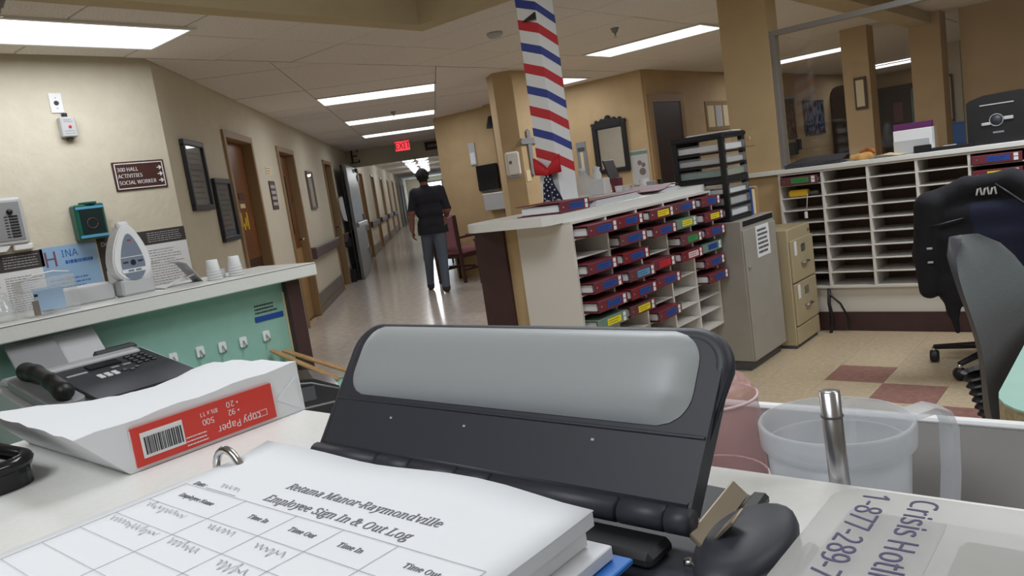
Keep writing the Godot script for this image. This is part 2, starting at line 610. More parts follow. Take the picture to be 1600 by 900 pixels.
func shell() -> void:
	# floor: one slab, vinyl tiles laid on it where they can be told apart
	var fl := wallbox("floor", Vector3(-4.2, -0.15, -46), Vector3(46, -0.004, 6.2), M.floor_cream)
	var tile := MB.new().box(Vector3(-0.1519, 0, -0.1519), Vector3(0.1519, 0.004, 0.1519), 0.0008).done()
	for i in range(-4, 4):
		for j in range(-3, 6):
			var c := Vector3(4.3325 + 0.305 * i, -0.004, -1.3075 + 0.305 * j)
			part(fl, "floor_tile", tile, M.floor_pink if i == -j and i <= 0 else M.floor_cream, c - fl.position)
	var fill := MB.new()
	fill.box(Vector3(-4.2, -0.004, -4.96), Vector3(2.96, 0, 6.2))
	fill.box(Vector3(5.4, -0.004, -4.96), Vector3(18.4, 0, 6.2))
	fill.box(Vector3(2.96, -0.004, -4.96), Vector3(5.4, 0, -2.375))
	fill.box(Vector3(2.96, -0.004, 0.37), Vector3(5.4, 0, 6.2))
	var fo := part(fl, "floor_field", fill, M.floor_cream, -fl.position)
	fo.set_meta("kind", "stuff")
	# ceiling: backing slabs round the raised field over the station, tiles hung below
	var back := MB.new()
	back.box(Vector3(-4.2, CEIL + 0.02, -46), Vector3(46, CEIL + 0.2, -3.34))
	back.box(Vector3(3.38, CEIL + 0.02, -3.34), Vector3(46, CEIL + 0.2, 6.2))
	back.box(Vector3(-4.2, 2.75, -3.45), Vector3(3.5, 2.9, 6.2))
	var ce := struct("ceiling", back, M.ceiling_tile)
	var g := 0.004
	var variants := {}
	for i in range(-3, 15):
		var x0 := 1.71 + 0.61 * i
		var rows := [[-4.88, -4.27], [-4.27, -3.46]] if x0 < 3.4 else [[-4.88, -4.27], [-4.27, -3.05], [-3.05, -1.83], [-1.83, -0.61]]
		if i < -1: rows = [[-4.88, -3.46]]
		for z in rows:
			var key := "%.2f" % (z[1] - z[0])
			if not variants.has(key):
				var l: float = (z[1] - z[0]) / 2
				variants[key] = MB.new().box(Vector3(-0.305 + g, 0, -l + g), Vector3(0.305 - g, 0.018, l - g), 0.004).done()
			var o := part(ce, "ceiling_tile", variants[key], M.ceiling_tile, Vector3(x0 + 0.305, CEIL, (z[0] + z[1]) / 2))
			o.position.y += rng.randf_range(-0.001, 0.003)
	# hallway tiles, cut along the line where the hub's ceiling begins
	var mouth := PackedVector2Array([Vector2(-4, -4.888), Vector2(46, -4.888), Vector2(46, -46), Vector2(-4, -46)])
	for k in 22:
		var d0 := 4.34 + 0.61 * k
		for col in [[-1.67, -1.02], [-1.02, 0.19], [0.19, 0.86]]:
			var q := PackedVector2Array()
			for e in [[0, 0], [1, 0], [1, 1], [0, 1]]:
				var p := H(col[e[0]] + (g if e[0] == 0 else -g), 0, d0 + (g if e[1] == 0 else 0.61 - g))
				q.append(Vector2(p.x, p.z))
			if d0 > 16.2: continue
			for piece in Geometry2D.intersect_polygons(q, mouth):
				part(ce, "ceiling_tile", MB.new().prism(piece, 0, 0.018), M.ceiling_tile, Vector3(0, CEIL + rng.randf_range(-0.001, 0.003), 0))
	# tiles of the open corner behind the pillar
	for i in 5:
		var q := PackedVector2Array([Vector2(6.0 + 0.61 * i + g, -4.888), Vector2(6.61 + 0.61 * i - g, -4.888), Vector2(6.61 + 0.61 * i - g, -6.1), Vector2(6.0 + 0.61 * i + g, -6.1)])
		for piece in Geometry2D.clip_polygons(q, PackedVector2Array([Vector2(H(-2, 0, 4).x, H(-2, 0, 4).z), Vector2(H(0.86, 0, 4).x, H(0.86, 0, 4).z), Vector2(H(0.86, 0, 40).x, H(0.86, 0, 40).z), Vector2(H(-2, 0, 40).x, H(-2, 0, 40).z)])):
			part(ce, "ceiling_tile", MB.new().prism(piece, 0, 0.018), M.ceiling_tile, Vector3(0, CEIL, 0))
	# walls
	wallbox("wall_left", Vector3(-4.2, 0, -5.1), Vector3(2.5105, CEIL + 0.05, -4.95), M.wall_paint)
	wallbox("wall_behind", Vector3(-4.2, 0, -5.1), Vector3(-4.05, 2.9, 6.2), M.wall_paint)
	wallbox("wall_near", Vector3(-4.2, 0, 6.05), Vector3(18.4, 2.9, 6.2), M.wall_paint)
	wallbox("wall_mirror", Vector3(8.35, 0, -8.3), Vector3(8.5, CEIL + 0.05, -4.74), M.wall_tan)
	wallbox("wall_far", Vector3(8.4, 0, -4.88), Vector3(18.4, CEIL + 0.05, -4.73), M.wall_tan)
	wallbox("baseboard_left", Vector3(-4.1, 0, -4.95), Vector3(2.505, 0.1, -4.935), M.laminate_brown)
	# freestanding pillar at the mouth of the hallway
	struct("pillar_wall", MB.new().prism(PackedVector2Array([Vector2(6.07, -5.12), Vector2(6.17, -4.95), Vector2(6.8, -4.95), Vector2(6.8, -5.35), Vector2(6.25, -5.35)]), 0, CEIL + 0.02), M.wall_tan)
	# lowered beam round the station
	wallbox("beam_side", Vector3(-4.2, 2.31, -3.455), Vector3(3.505, 2.76, -3.335), M.wall_soffit)
	wallbox("beam_front", Vector3(3.365, 2.31, -3.335), Vector3(3.505, 2.76, 6.1), M.wall_soffit)


func sprinkler(at: Vector3, label: String) -> void:
	var t := thing("sprinkler_head", label, "sprinkler", at, 0.0, "ceiling sprinklers")
	part(t, "escutcheon", MB.new().smooth().lathe([Vector2(0.0, -0.035), Vector2(0.02, -0.035), Vector2(0.026, -0.02), Vector2(0.036, 0.0), Vector2(0.0, 0.0)], 16), M.mid_grey)
	part(t, "nozzle", MB.new().smooth().lathe([Vector2(0.0, -0.062), Vector2(0.007, -0.06), Vector2(0.01, -0.035), Vector2(0, -0.03)], 10), M.steel)
	part(t, "deflector", MB.new().lathe([Vector2(0.0, -0.072), Vector2(0.014, -0.072), Vector2(0.014, -0.069), Vector2(0.0, -0.069)], 10), M.steel)


func hall_door(d0: float, d1: float, leaf_mat: Material, label: String, side := -1.67) -> MeshInstance3D:
	# a door in the hallway wall: frame, recessed leaf, lever; d0 and d1 are the outer edges of the frame
	var s := 1.0 if side < 0 else -1.0
	var n: int = taken.get("doors", 0) + 1
	taken["doors"] = n
	var fr := MB.new()
	var w := d1 - d0
	for e in [[-w / 2, -w / 2 + 0.06], [w / 2 - 0.06, w / 2]]:
		fr.box(Vector3(-0.13, 0, e[0]), Vector3(0.022, 2.1, e[1]), 0.004)
	fr.box(Vector3(-0.13, 2.04, -w / 2 + 0.06), Vector3(0.022, 2.1, w / 2 - 0.06), 0.004)
	var o := struct("door_%d" % n, fr, M.frame_tan, H(side, 0, (d0 + d1) / 2), -HA + (0.0 if s > 0 else PI), label)
	bx(o, "leaf", Vector3(-0.12, 0.008, -w / 2 + 0.063), Vector3(-0.075, 2.037, w / 2 - 0.063), leaf_mat, 0.003)
	return o


func hallway() -> void:
	var f := PackedVector2Array()
	for q in [H(-1.67, 0, 5.3), H(0.86, 0, 7.75), H(0.86, 0, 50), H(-1.67, 0, 50)]:
		f.append(Vector2(q.x, q.z))
	var fl := struct("floor_hallway", MB.new().prism(f, -0.05, 0.0015), M.floor_hall)
	part(fl, "corner_field", MB.new().prism(PackedVector2Array([Vector2(2.52, -4.955), Vector2(8.36, -4.955), Vector2(8.36, -8.2), Vector2(5.6, -8.1)]), -0.05, 0.001), M.floor_hall)
	# left wall with three real door openings, then on past the fire doors
	var doors := [[6.72, 7.75], [8.95, 9.98], [12.55, 13.5]]
	var far := []
	for k in 8: far.append([18.2 + 3.6 * k, 19.2 + 3.6 * k])
	var b := MB.new()
	var d := 5.2926
	for q in doors + far:
		b.box(Vector3(-0.16, 0, -q[0]), Vector3(0, CEIL + 0.05, -d))
		b.box(Vector3(-0.16, 2.1, -q[1]), Vector3(0, CEIL + 0.05, -q[0]))
		b.box(Vector3(-0.3, 0, -q[1] - 0.1), Vector3(-0.15, CEIL, -q[0] + 0.1))
		d = q[1]
	b.box(Vector3(-0.16, 0, -50), Vector3(0, CEIL + 0.05, -d))
	struct("wall_hallway_left", b, M.wall_paint, H(-1.67, 0, 0), -HA)
	var rb := MB.new()
	d = 11.45
	for q in far:
		rb.box(Vector3(0, 0, -q[0] - 0.6), Vector3(0.16, CEIL + 0.05, -d))
		rb.box(Vector3(0, 2.1, -q[1] - 0.6), Vector3(0.16, CEIL + 0.05, -q[0] - 0.6))
		rb.box(Vector3(0.15, 0, -q[1] - 0.7), Vector3(0.3, CEIL, -q[0] - 0.5))
		d = q[1] + 0.6
	rb.box(Vector3(0, 0, -50), Vector3(0.16, CEIL + 0.05, -d))
	struct("wall_hallway_right", rb, M.wall_paint, H(0.86, 0, 0), -HA)
	struct("wall_hallway_end", MB.new().box(Vector3(-2, 0, -0.15), Vector3(1.2, CEIL + 0.05, 0)), M.wall_paint, H(0, 0, 50), -HA)
	# beam over the fire doors
	struct("trim_1", MB.new().box(Vector3(-1.67, 2.08, -0.1), Vector3(0.86, CEIL + 0.02, 0.1)).box(Vector3(0.66, 0, -0.1), Vector3(0.86, 2.08, 0.1)), M.wall_paint, H(0, 0, 16.3), -HA)
	# daylight through the glass exit door at the very end
	var ex := struct("window_1", MB.new().box(Vector3(-0.62, 0.0, 0), Vector3(-0.5, 2.15, 0.06)).box(Vector3(0.5, 0.0, 0), Vector3(0.62, 2.15, 0.06)).box(Vector3(-0.5, 2.05, 0), Vector3(0.5, 2.15, 0.06)), M.steel_door, H(0.08, 0, 49.98), -HA)
	bx(ex, "window_pane", Vector3(-0.5, 0.02, 0.005), Vector3(0.5, 2.05, 0.02), M.daylight)
	# doors of the hallway
	var o := hall_door(6.72, 7.75, M.wood_red, "reddish wooden hallway door with gold letters, beside the black framed documents")
	bx(o, "armor_plate", Vector3(-0.076, 0.02, -0.44), Vector3(-0.073, 0.97, 0.44), M.kick_plate)
	bx(o, "name_plate", Vector3(-0.076, 1.52, -0.16), Vector3(-0.07, 1.58, 0.02), M.brown_sign)
	bx(o, "paper_note", Vector3(-0.076, 1.44, -0.16), Vector3(-0.072, 1.48, 0.02), M.cream)
	for k in 4:
		bx(o, "gold_ornament", Vector3(-0.076, 1.24 + 0.03 * (k % 2), -0.16 + k * 0.07), Vector3(-0.068, 1.4 - 0.05 * (k % 3), -0.12 + k * 0.07), M.yellow, 0.003)
	o = hall_door(8.95, 9.98, M.wood_red, "wooden hallway door with a narrow vision window and lever handle")
	bx(o, "vision_window", Vector3(-0.08, 1.08, -0.14), Vector3(-0.07, 1.78, 0.02), M.black_gloss, 0.003)
	bx(o, "lower_panel", Vector3(-0.076, 0.02, -0.45), Vector3(-0.072, 0.9, 0.45), M.wood_tan)
	part(o, "lever_handle", MB.new().smooth().tube([Vector3(-0.075, 1.0, -0.36), Vector3(-0.02, 1.0, -0.36), Vector3(-0.01, 1.0, -0.34), Vector3(-0.01, 1.0, -0.24)], 0.011), M.chrome)
	bx(o, "deadbolt_plate", Vector3(-0.076, 1.46, -0.4), Vector3(-0.066, 1.5, -0.33), M.chrome, 0.002)
	o = hall_door(12.55, 13.5, M.door_dark, "dark hallway door just before the open fire door")
	part(o, "lever_handle", MB.new().smooth().tube([Vector3(-0.075, 1.0, -0.32), Vector3(0.02, 1.0, -0.32), Vector3(0.02, 1.0, -0.2)], 0.011), M.chrome)
	for q in far:
		hall_door(q[0], q[1], M.wood_tan, "wooden room door far down the hallway beyond the fire doors")
	for q in far.slice(0, 4):
		hall_door(q[0] + 0.6, q[1] + 0.6, M.wood_tan, "room door opposite the handrails far down the hallway", 0.86)
	# handrails and wall guards between the doors
	var stretch := [[10.03, 12.5], [13.55, 16.15], [16.5, 18.15], [19.25, 21.75], [22.85, 25.35], [26.45, 28.95], [30.05, 32.55]]
	var k2 := 0
	for s in stretch:
		var lab: String = ["mauve handrail on hallway wall between the window door and dark door", "mauve handrail on hallway wall behind the open fire door", "mauve handrail on hallway wall beyond the fire doors"][mini(k2, 2)]
		k2 += 1
		var t := thing("handrail", lab, "handrail", H(-1.67, 0, (s[0] + s[1]) / 2), -HA, "hallway handrails")
		var l: float = (s[1] - s[0]) / 2
		bx(t, "rail", Vector3(0.03, 0.72, -l), Vector3(0.075, 0.85, l), M.rail_mauve, 0.012)
		bx(t, "rail_top", Vector3(0.028, 0.85, -l), Vector3(0.078, 0.862, l), M.mid_grey, 0.004)
		for e in [-l + 0.08, 0.0, l - 0.08]:
			bx(t, "bracket", Vector3(0.0, 0.75, e - 0.02), Vector3(0.032, 0.82, e + 0.02), M.rail_mauve)
		for e in [-l - 0.0, l - 0.03]:
			bx(t, "end_cap", Vector3(0.0, 0.715, e), Vector3(0.08, 0.866, e + 0.03), M.rail_mauve, 0.01)
		var g := struct("baseboard_hallway" if k2 == 1 else "baseboard_hallway_%d" % k2, MB.new().box(Vector3(0, 0.12, -l), Vector3(0.02, 0.27, l), 0.006), M.guard_grey, H(-1.67, 0, (s[0] + s[1]) / 2), -HA)
		bx(g, "base_strip", Vector3(0, 0, -l), Vector3(0.014, 0.1, l), M.guard_grey)
	sprinkler(Vector3(1.33, CEIL, -3.85), "grey sprinkler head hanging in front of the long light")
	sprinkler(Vector3(5.58, CEIL, -3.35), "sprinkler head on the ceiling between striped post and light")
	sprinkler(H(-0.35, CEIL, 10.1), "small sprinkler head on the ceiling over the hallway lights")
	# paired round lights far down the hallway
	var dd := 19.0
	for k in 8:
		for r in [-0.62, -0.18]:
			var t := thing("ceiling_lamp", "round white ceiling lamp of the paired row far down the hallway", "light", H(r, CEIL, dd), -HA, "paired round hallway lamps")
			part(t, "shade", MB.new().smooth().lathe([Vector2(0.0, -0.06), Vector2(0.1, -0.05), Vector2(0.17, -0.02), Vector2(0.18, 0.015), Vector2(0, 0.015)], 18), M.lamp_glow)
			if k % 2 == 0 and r < -0.5:
				var l := OmniLight3D.new()
				l.name = "light"
				l.light_energy = 0.22
				l.light_color = LAMP_TINT
				l.omni_range = 20.0
				l.omni_attenuation = 2.0
				l.light_size = 0.15
				l.shadow_enabled = true
				t.add_child(l)
				l.position = Vector3(0.22, -0.12, 0)
		dd += 2.44


func beyond_glass() -> void:
	wallbox("wall_lobby_end", Vector3(18.0, 0, -4.9), Vector3(18.2, CEIL + 0.05, 6.2), M.wall_tan)
	wallbox("wall_lobby_right", Vector3(9.4, 0, -1.58), Vector3(9.55, CEIL + 0.05, 6.2), M.wall_tan)
	wallbox("pillar_framed", Vector3(9.0, 0, -2.64), Vector3(9.25, CEIL + 0.02, -2.37), M.wall_tan)
	wallbox("pillar_beam", Vector3(9.2, 0, -2.01), Vector3(9.5, CEIL + 0.02, -1.72), M.wall_tan)
	wallbox("beam_lobby", Vector3(5.6, 2.31, -2.01), Vector3(9.3, CEIL + 0.02, -1.8), M.wall_soffit)
	var t := thing("picture_frame", "narrow brown frame hung on the pillar behind the glass", "picture", Vector3(8.99, 1.72, -2.47))
	bx(t, "frame", Vector3(-0.02, -0.17, -0.06), Vector3(0.008, 0.17, 0.06), M.melamine_dark, 0.004)
	bx(t, "print", Vector3(-0.023, -0.14, -0.04), Vector3(-0.019, 0.14, 0.04), M.cream)
	t = thing("wall_poster", "dark glossy poster on the far lobby wall behind the glass", "poster", Vector3(14.25, 1.68, -4.72))
	bx(t, "print", Vector3(-0.5, -0.3, 0), Vector3(0.5, 0.3, 0.02), M.poster_dark, 0.003)
	t = thing("wall_hanging", "brown and orange wall hanging on the far lobby wall", "wall hanging", Vector3(12.95, 1.7, -4.72))
	bx(t, "cloth", Vector3(-0.33, -0.33, 0), Vector3(0.33, 0.33, 0.015), M.hanging)
	bx(t, "top_rail", Vector3(-0.35, 0.31, 0), Vector3(0.35, 0.35, 0.03), M.black)
	t = thing("wall_monitor", "small black screen on the lobby wall under the wall hanging", "monitor", Vector3(12.9, 1.2, -4.72))
	bx(t, "body", Vector3(-0.26, -0.11, 0), Vector3(0.26, 0.11, 0.06), M.black, 0.01)
	bx(t, "bracket", Vector3(0.32, -0.04, 0), Vector3(0.46, 0.14, 0.05), M.black, 0.006)
	var d := struct("door_40", MB.new().box(Vector3(-0.05, 0, -4.66), Vector3(0, 2.15, -4.56)).box(Vector3(-0.05, 0, -3.74), Vector3(0, 2.15, -3.64)).box(Vector3(-0.05, 2.05, -4.56), Vector3(0, 2.15, -3.74)), M.melamine_dark, Vector3(17.99, 0, 0), 0.0, "dark entrance door at the far end of the lobby")
	bx(d, "leaf", Vector3(-0.03, 0.01, -4.56), Vector3(0, 2.05, -3.98), M.door_dark, 0.004)
	bx(d, "notice", Vector3(-0.034, 1.4, -4.32), Vector3(-0.03, 1.8, -4.14), M.mauve_board)
	bx(d, "side_pane", Vector3(-0.02, 0.05, -3.97), Vector3(-0.01, 2.0, -3.75), M.dusk)
	bx(d, "push_bar", Vector3(-0.09, 1.0, -4.5), Vector3(-0.05, 1.04, -4.02), M.black, 0.008)
	t = thing("lobby_cabinet", "tall dark cabinet beside the entrance door behind the glass", "cabinet", Vector3(17.6, 0, -3.35))
	bx(t, "body", Vector3(-0.3, 0, -0.3), Vector3(0.3, 2.1, 0.3), M.black, 0.01)
	bx(t, "cornice", Vector3(-0.34, 2.1, -0.34), Vector3(0.34, 2.16, 0.34), M.black, 0.01)
	t = thing("lobby_cabinet", "dark cabinet with an arched top against the far lobby wall", "cabinet", Vector3(15.6, 0, -4.45))
	bx(t, "body", Vector3(-0.4, 0, -0.26), Vector3(0.4, 2.0, 0.26), M.melamine_dark, 0.01)
	part(t, "arched_top", MB.new().prism(PackedVector2Array([Vector2(-0.4, 0), Vector2(0.4, 0), Vector2(0.34, 0.1), Vector2(0.2, 0.18), Vector2(0, 0.22), Vector2(-0.2, 0.18), Vector2(-0.34, 0.1)]), -0.26, 0.26, upright(Vector3(0, 2.0, 0))), M.melamine_dark)
	t = thing("lobby_picture", "narrow picture on the wall seen through the gap behind the glass", "picture", Vector3(13.5, 1.62, -2.62))
	# a partition that ends in the gap between the pillar and the wall
	wallbox("wall_lobby_partition", Vector3(13.6, 0, -2.72), Vector3(13.75, CEIL + 0.02, -2.3), M.wall_paint)
	bx(t, "frame", Vector3(0.05, -0.36, 0.03), Vector3(0.1, 0.36, 0.2), M.melamine_dark, 0.004)
	bx(t, "print", Vector3(0.045, -0.32, 0.05), Vector3(0.052, 0.32, 0.18), M.cream)
	t = thing("lobby_chair", "blue upholstered lobby chair seen through the gap", "chair", Vector3(12.8, 0, -2.25))
	bx(t, "seat", Vector3(-0.25, 0.36, -0.25), Vector3(0.25, 0.47, 0.25), M.blue_folder, 0.03)
	bx(t, "backrest", Vector3(0.18, 0.45, -0.25), Vector3(0.28, 1.25, 0.25), M.blue_folder, 0.04)
	for x in [-0.22, 0.22]:
		for z in [-0.22, 0.22]:
			bx(t, "leg", Vector3(x - 0.02, 0, z - 0.02), Vector3(x + 0.02, 0.37, z + 0.02), M.melamine_dark)


# ---------------------------------------------------------------- the station's counters and cabinets
func station() -> void:
	# counter along the hub side, teal board under it
	var t := thing("transaction_counter", "long white counter on a teal board with a row of hooks", "counter", Vector3(0.6, 0, -2.45))
	bx(t, "countertop", Vector3(-1.0, 1.10, -0.18), Vector3(1.0, 1.145, 0.18), M.laminate_white, 0.003)
	bx(t, "edge_seam", Vector3(-1.0, 1.1415, 0.1795), Vector3(1.0, 1.1428, 0.1812), M.dark_gap)
	bx(t, "knee_wall", Vector3(-1.0, 0, -0.06), Vector3(0.9, 1.10, 0.1), M.teal_board)
	bx(t, "end_panel", Vector3(0.9, 0, -0.14), Vector3(0.955, 1.10, 0.13), M.laminate_brown, 0.002)
	bx(t, "wood_strip", Vector3(0.893, 0, 0.1), Vector3(0.9, 1.06, 0.104), M.cream)
	bx(t, "outer_panel", Vector3(-1.0, 0, -0.1), Vector3(0.9, 1.10, -0.06), M.laminate_brown)
	for q in [[1.076, 0.936], [1.164, 0.934], [1.24, 0.929], [1.315, 0.927], [1.403, 0.927]]:
		var h := thing("adhesive_hook", "small white adhesive hook in the row on the teal board", "hook", Vector3(q[0], q[1], -2.348), 0.0, "white hooks on the teal board")
		part(h, "plate", MB.new().prism(rrect(0.026, 0.034, 0.005, 3), -0.001, 0.005, upright()), M.white)
		part(h, "hook", MB.new().smooth().tube([Vector3(0, 0.004, 0.004), Vector3(0, -0.006, 0.014), Vector3(0, -0.014, 0.016), Vector3(0, -0.016, 0.022), Vector3(0, -0.008, 0.026)], 0.0028, 6), M.mid_grey)
	var lab := thing("shelf_label", "blue edged label strip with green print on the teal board", "label", Vector3(1.43, 0.99, -2.349))
	bx(lab, "strip", Vector3(-0.055, -0.012, -0.001), Vector3(0.055, 0.006, 0.002), M.label_blue)
	part(lab, "printed_lines", scribbles(0.1, 0.036, 3, 0.005, 41), M.ink, Vector3(0, 0.03, 0))
	# inside desk under that counter
	var dk := thing("inside_desk", "teal topped desk running under the hooks, fax machine on it", "desk", Vector3(0.6, 0, -2.05))
	bx(dk, "desktop", Vector3(-0.75, 0.72, -0.295), Vector3(0.95, 0.75, 0.3), M.teal_board, 0.003)
	bx(dk, "edge_band", Vector3(-0.75, 0.712, 0.3), Vector3(0.95, 0.75, 0.312), M.wood_edge, 0.002)
	for x in [-0.72, 0.9]:
		bx(dk, "side_panel", Vector3(x, 0, -0.28), Vector3(x + 0.03, 0.72, 0.28), M.laminate_white)
	# wooden sticks leaning against the board
	for k in 2:
		var a := Vector3(1.405 + 0.045 * k, 0.875 - 0.012 * k, -2.335)
		var b := Vector3(1.5 + 0.06 * k, 0.756, -2.12 + 0.05 * k)
		var s := thing("wooden_stick", ["flat wooden stick leaning against the teal board, end near hook", "second flat wooden stick leaning beside the dark counter end"][k], "stick", (a + b) / 2)
		var dir := (b - a).normalized()
		var side := dir.cross(Vector3.UP).normalized()
		part(s, "shaft", MB.new().box(Vector3(-0.012, -0.004, -(b - a).length() / 2), Vector3(0.012, 0.004, (b - a).length() / 2), 0.002, Transform3D(Basis(side, side.cross(dir) * -1.0, dir), Vector3.ZERO)), M.wood_tan)
	# counter by the binders
	var rc := thing("rounded_counter", "white counter with a rounded tip on a dark brown end panel", "counter", Vector3(3.5, 0, -2.4))
	var p := PackedVector2Array([Vector2(0.8, 0.31), Vector2(-0.77, 0.31), Vector2(-0.79, 0.28)])
	for k in 9:
		var a := PI + PI / 2 * k / 8.0
		p.append(Vector2(-0.62 + 0.18 * cos(a), -0.1 + 0.16 * sin(a)))
	p.append_array(PackedVector2Array([Vector2(0.8, -0.26), Vector2(0.8, -1.0), Vector2(1.75, -1.0), Vector2(1.75, 0.0), Vector2(0.8, 0.0)]))
	part(rc, "countertop", MB.new().prism(p, 1.105, 1.145), M.laminate_white)
	bx(rc, "knee_wall", Vector3(-0.63, 0, -0.2), Vector3(1.7, 1.105, 0.0), M.wall_tan)
	bx(rc, "end_panel", Vector3(-0.65, 0, -0.27), Vector3(-0.628, 1.105, -0.08), M.laminate_brown, 0.002)
	bx(rc, "outer_panel", Vector3(-0.63, 0, -0.25), Vector3(1.7, 1.105, -0.2), M.laminate_brown)
	bx(rc, "back_support", Vector3(0.85, 0, -0.95), Vector3(1.7, 1.105, -0.25), M.laminate_brown)
	# striped post on the counter, under the beam
	var po := thing("striped_post", "white wrapped post with slanted red and blue stripes", "post", Vector3(3.45, 1.1455, -2.543))
	bx(po, "shaft", Vector3(-0.08, 0, -0.064), Vector3(0.08, 1.164, 0.064), M.white, 0.002)
	var y := 2.165
	var nstripe := 0
	while y > 1.35:
		stripe(po, y - 1.1455, 0.052, M.stripe_red)
		if y - 0.118 > 1.5 or nstripe < 3: stripe(po, y - 0.118 - 1.1455, 0.044, M.stripe_blue)
		y -= 0.226
		nstripe += 1
	stripe(po, 2.165 + 0.108 - 1.1455, 0.044, M.stripe_blue)
	var clip := thing("black_clip", "small black clip stuck high on the striped post", "clip", Vector3(3.365, 2.155, -2.52))
	part(clip, "wedge", MB.new().prism(PackedVector2Array([Vector2(-0.05, -0.012), Vector2(0.04, -0.018), Vector2(0.04, 0.018)]), 0, 0.012, Transform3D(Basis(Vector3(0, 0, 1), Vector3(-1, 0, 0), Vector3(0, 1, 0)), Vector3.ZERO)), M.black)
	patriotic_bow()
	# locker and file cabinet
	var lk := thing("metal_locker", "tall grey metal locker with a paper slot and taped notice", "locker", Vector3(4.52, 0, -2.115))
	bx(lk, "body", Vector3(-0.25, 0.06, -0.235), Vector3(0.25, 0.905, 0.228), M.steel_grey, 0.004)
	bx(lk, "plinth", Vector3(-0.235, 0, -0.23), Vector3(0.235, 0.06, 0.2), M.dark_grey)
	var dr := bx(lk, "door", Vector3(-0.245, 0.062, 0.228), Vector3(0.245, 0.85, 0.238), M.steel_grey, 0.003)
	part(dr, "knob", MB.new().smooth().lathe([Vector2(0, 0.016), Vector2(0.009, 0.014), Vector2(0.01, 0.006), Vector2(0.006, 0), Vector2(0, 0)], 12, Transform3D(Basis(Vector3(1, 0, 0), Vector3(0, 0, 1), Vector3(0, -1, 0)), Vector3(-0.21, 0.17, 0.004))), M.chrome)
	bx(lk, "slot", Vector3(-0.22, 0.868, 0.226), Vector3(0.235, 0.9, 0.2295), M.black)
	var nt := bx(lk, "notice", Vector3(-0.07, 0.66, 0.238), Vector3(0.13, 0.85, 0.2395), M.paper)
	part(nt, "printed_lines", scribbles(0.16, 0.16, 6, 0.014, 43, 0.15), M.ink, Vector3(0, 0, 0.0006))
	var fc := thing("file_cabinet", "beige two drawer steel file cabinet beside the grey locker", "cabinet", Vector3(5.005, 0, -2.1))
	bx(fc, "body", Vector3(-0.205, 0.02, -0.285), Vector3(0.205, 0.775, 0.278), M.steel_beige, 0.006)
	bx(fc, "plinth", Vector3(-0.2, 0, -0.28), Vector3(0.2, 0.02, 0.27), M.dark_grey)
	bx(fc, "base_panel", Vector3(-0.2, 0.03, 0.278), Vector3(0.2, 0.14, 0.29), M.steel_beige, 0.003)
	for q in [[0.15, 0.42], [0.43, 0.7]]:
		var d := bx(fc, "drawer", Vector3(-0.195, q[0], 0.278), Vector3(0.195, q[1], 0.295), M.steel_beige, 0.004)
		var hgt: float = (q[1] - q[0]) / 2
		part(d, "handle", MB.new().smooth().tube([Vector3(-0.05, hgt - 0.16, 0.006), Vector3(-0.045, hgt - 0.16, 0.028), Vector3(0.045, hgt - 0.16, 0.028), Vector3(0.05, hgt - 0.16, 0.006)], 0.007), M.steel)
		bx(d, "label_holder", Vector3(-0.035, hgt - 0.09, 0.008), Vector3(0.035, hgt - 0.04, 0.012), M.steel, 0.002)
		bx(d, "paper_tag", Vector3(-0.15, hgt - 0.1, 0.008), Vector3(-0.11, hgt - 0.01, 0.0098), M.paper)
	bx(fc, "lock", Vector3(0.15, 0.72, 0.278), Vector3(0.17, 0.74, 0.286), M.chrome, 0.003)
	# drawer tower on the locker
	var tw := thing("drawer_tower", "black plastic drawer tower with clear drawers on the grey locker", "organizer", Vector3(4.435, 0.9055, -2.115))
	for x in [-0.155, 0.125]:
		for z in [-0.165, 0.135]:
			bx(tw, "post", Vector3(x, 0, z), Vector3(x + 0.034, 0.5, z + 0.034), M.black, 0.004)
	bx(tw, "top", Vector3(-0.165, 0.492, -0.175), Vector3(0.168, 0.525, 0.178), M.black, 0.01)
	bx(tw, "middle_tray", Vector3(-0.158, 0.225, -0.168), Vector3(0.162, 0.262, 0.17), M.black, 0.006)
	bx(tw, "foot", Vector3(-0.158, 0.0, -0.168), Vector3(0.162, 0.022, 0.17), M.black, 0.006)
	bx(tw, "back_panel", Vector3(-0.13, 0.01, -0.155), Vector3(0.13, 0.5, -0.15), M.black)
	for k in 6:
		var y0 := (0.024 + 0.067 * k) if k < 3 else (0.264 + 0.076 * (k - 3))
		bx(tw, "shelf_frame", Vector3(-0.15, y0 - 0.01, -0.16), Vector3(0.155, y0 + 0.004, 0.165), M.black, 0.002)
		var dw := bx(tw, "drawer", Vector3(-0.14, y0 + 0.006, -0.145), Vector3(0.148, y0 + 0.054, 0.172), M.acrylic, 0.003)
		bx(dw, "paper_stack", Vector3(-0.136, -0.02, -0.145), Vector3(0.136, -0.02 + [0.03, 0.036, 0.024, 0.034, 0.028, 0.032][k], 0.145), [M.paper, M.light_grey, M.paper, M.sage, M.light_grey, M.paper][k])
	solo("loose_paper", MB.new().box(Vector3(-0.11, 0, -0.14), Vector3(0.11, 0.008, 0.14), 0.001), M.paper, "thin paper pile on top of the black drawer tower", "paper", Vector3(4.5, 1.4315, -2.1), Vector3(0, 0.2, 0))
	# books on the locker
	var bk := [[4.64, 0.03, 0.17, M.label_blue, "dark blue book standing on the grey locker"], [4.68, 0.036, 0.155, M.cream, "cream book standing between the blue and brown books"], [4.726, 0.042, 0.17, M.wood_tan, "brown book standing at the locker's outer edge"]]
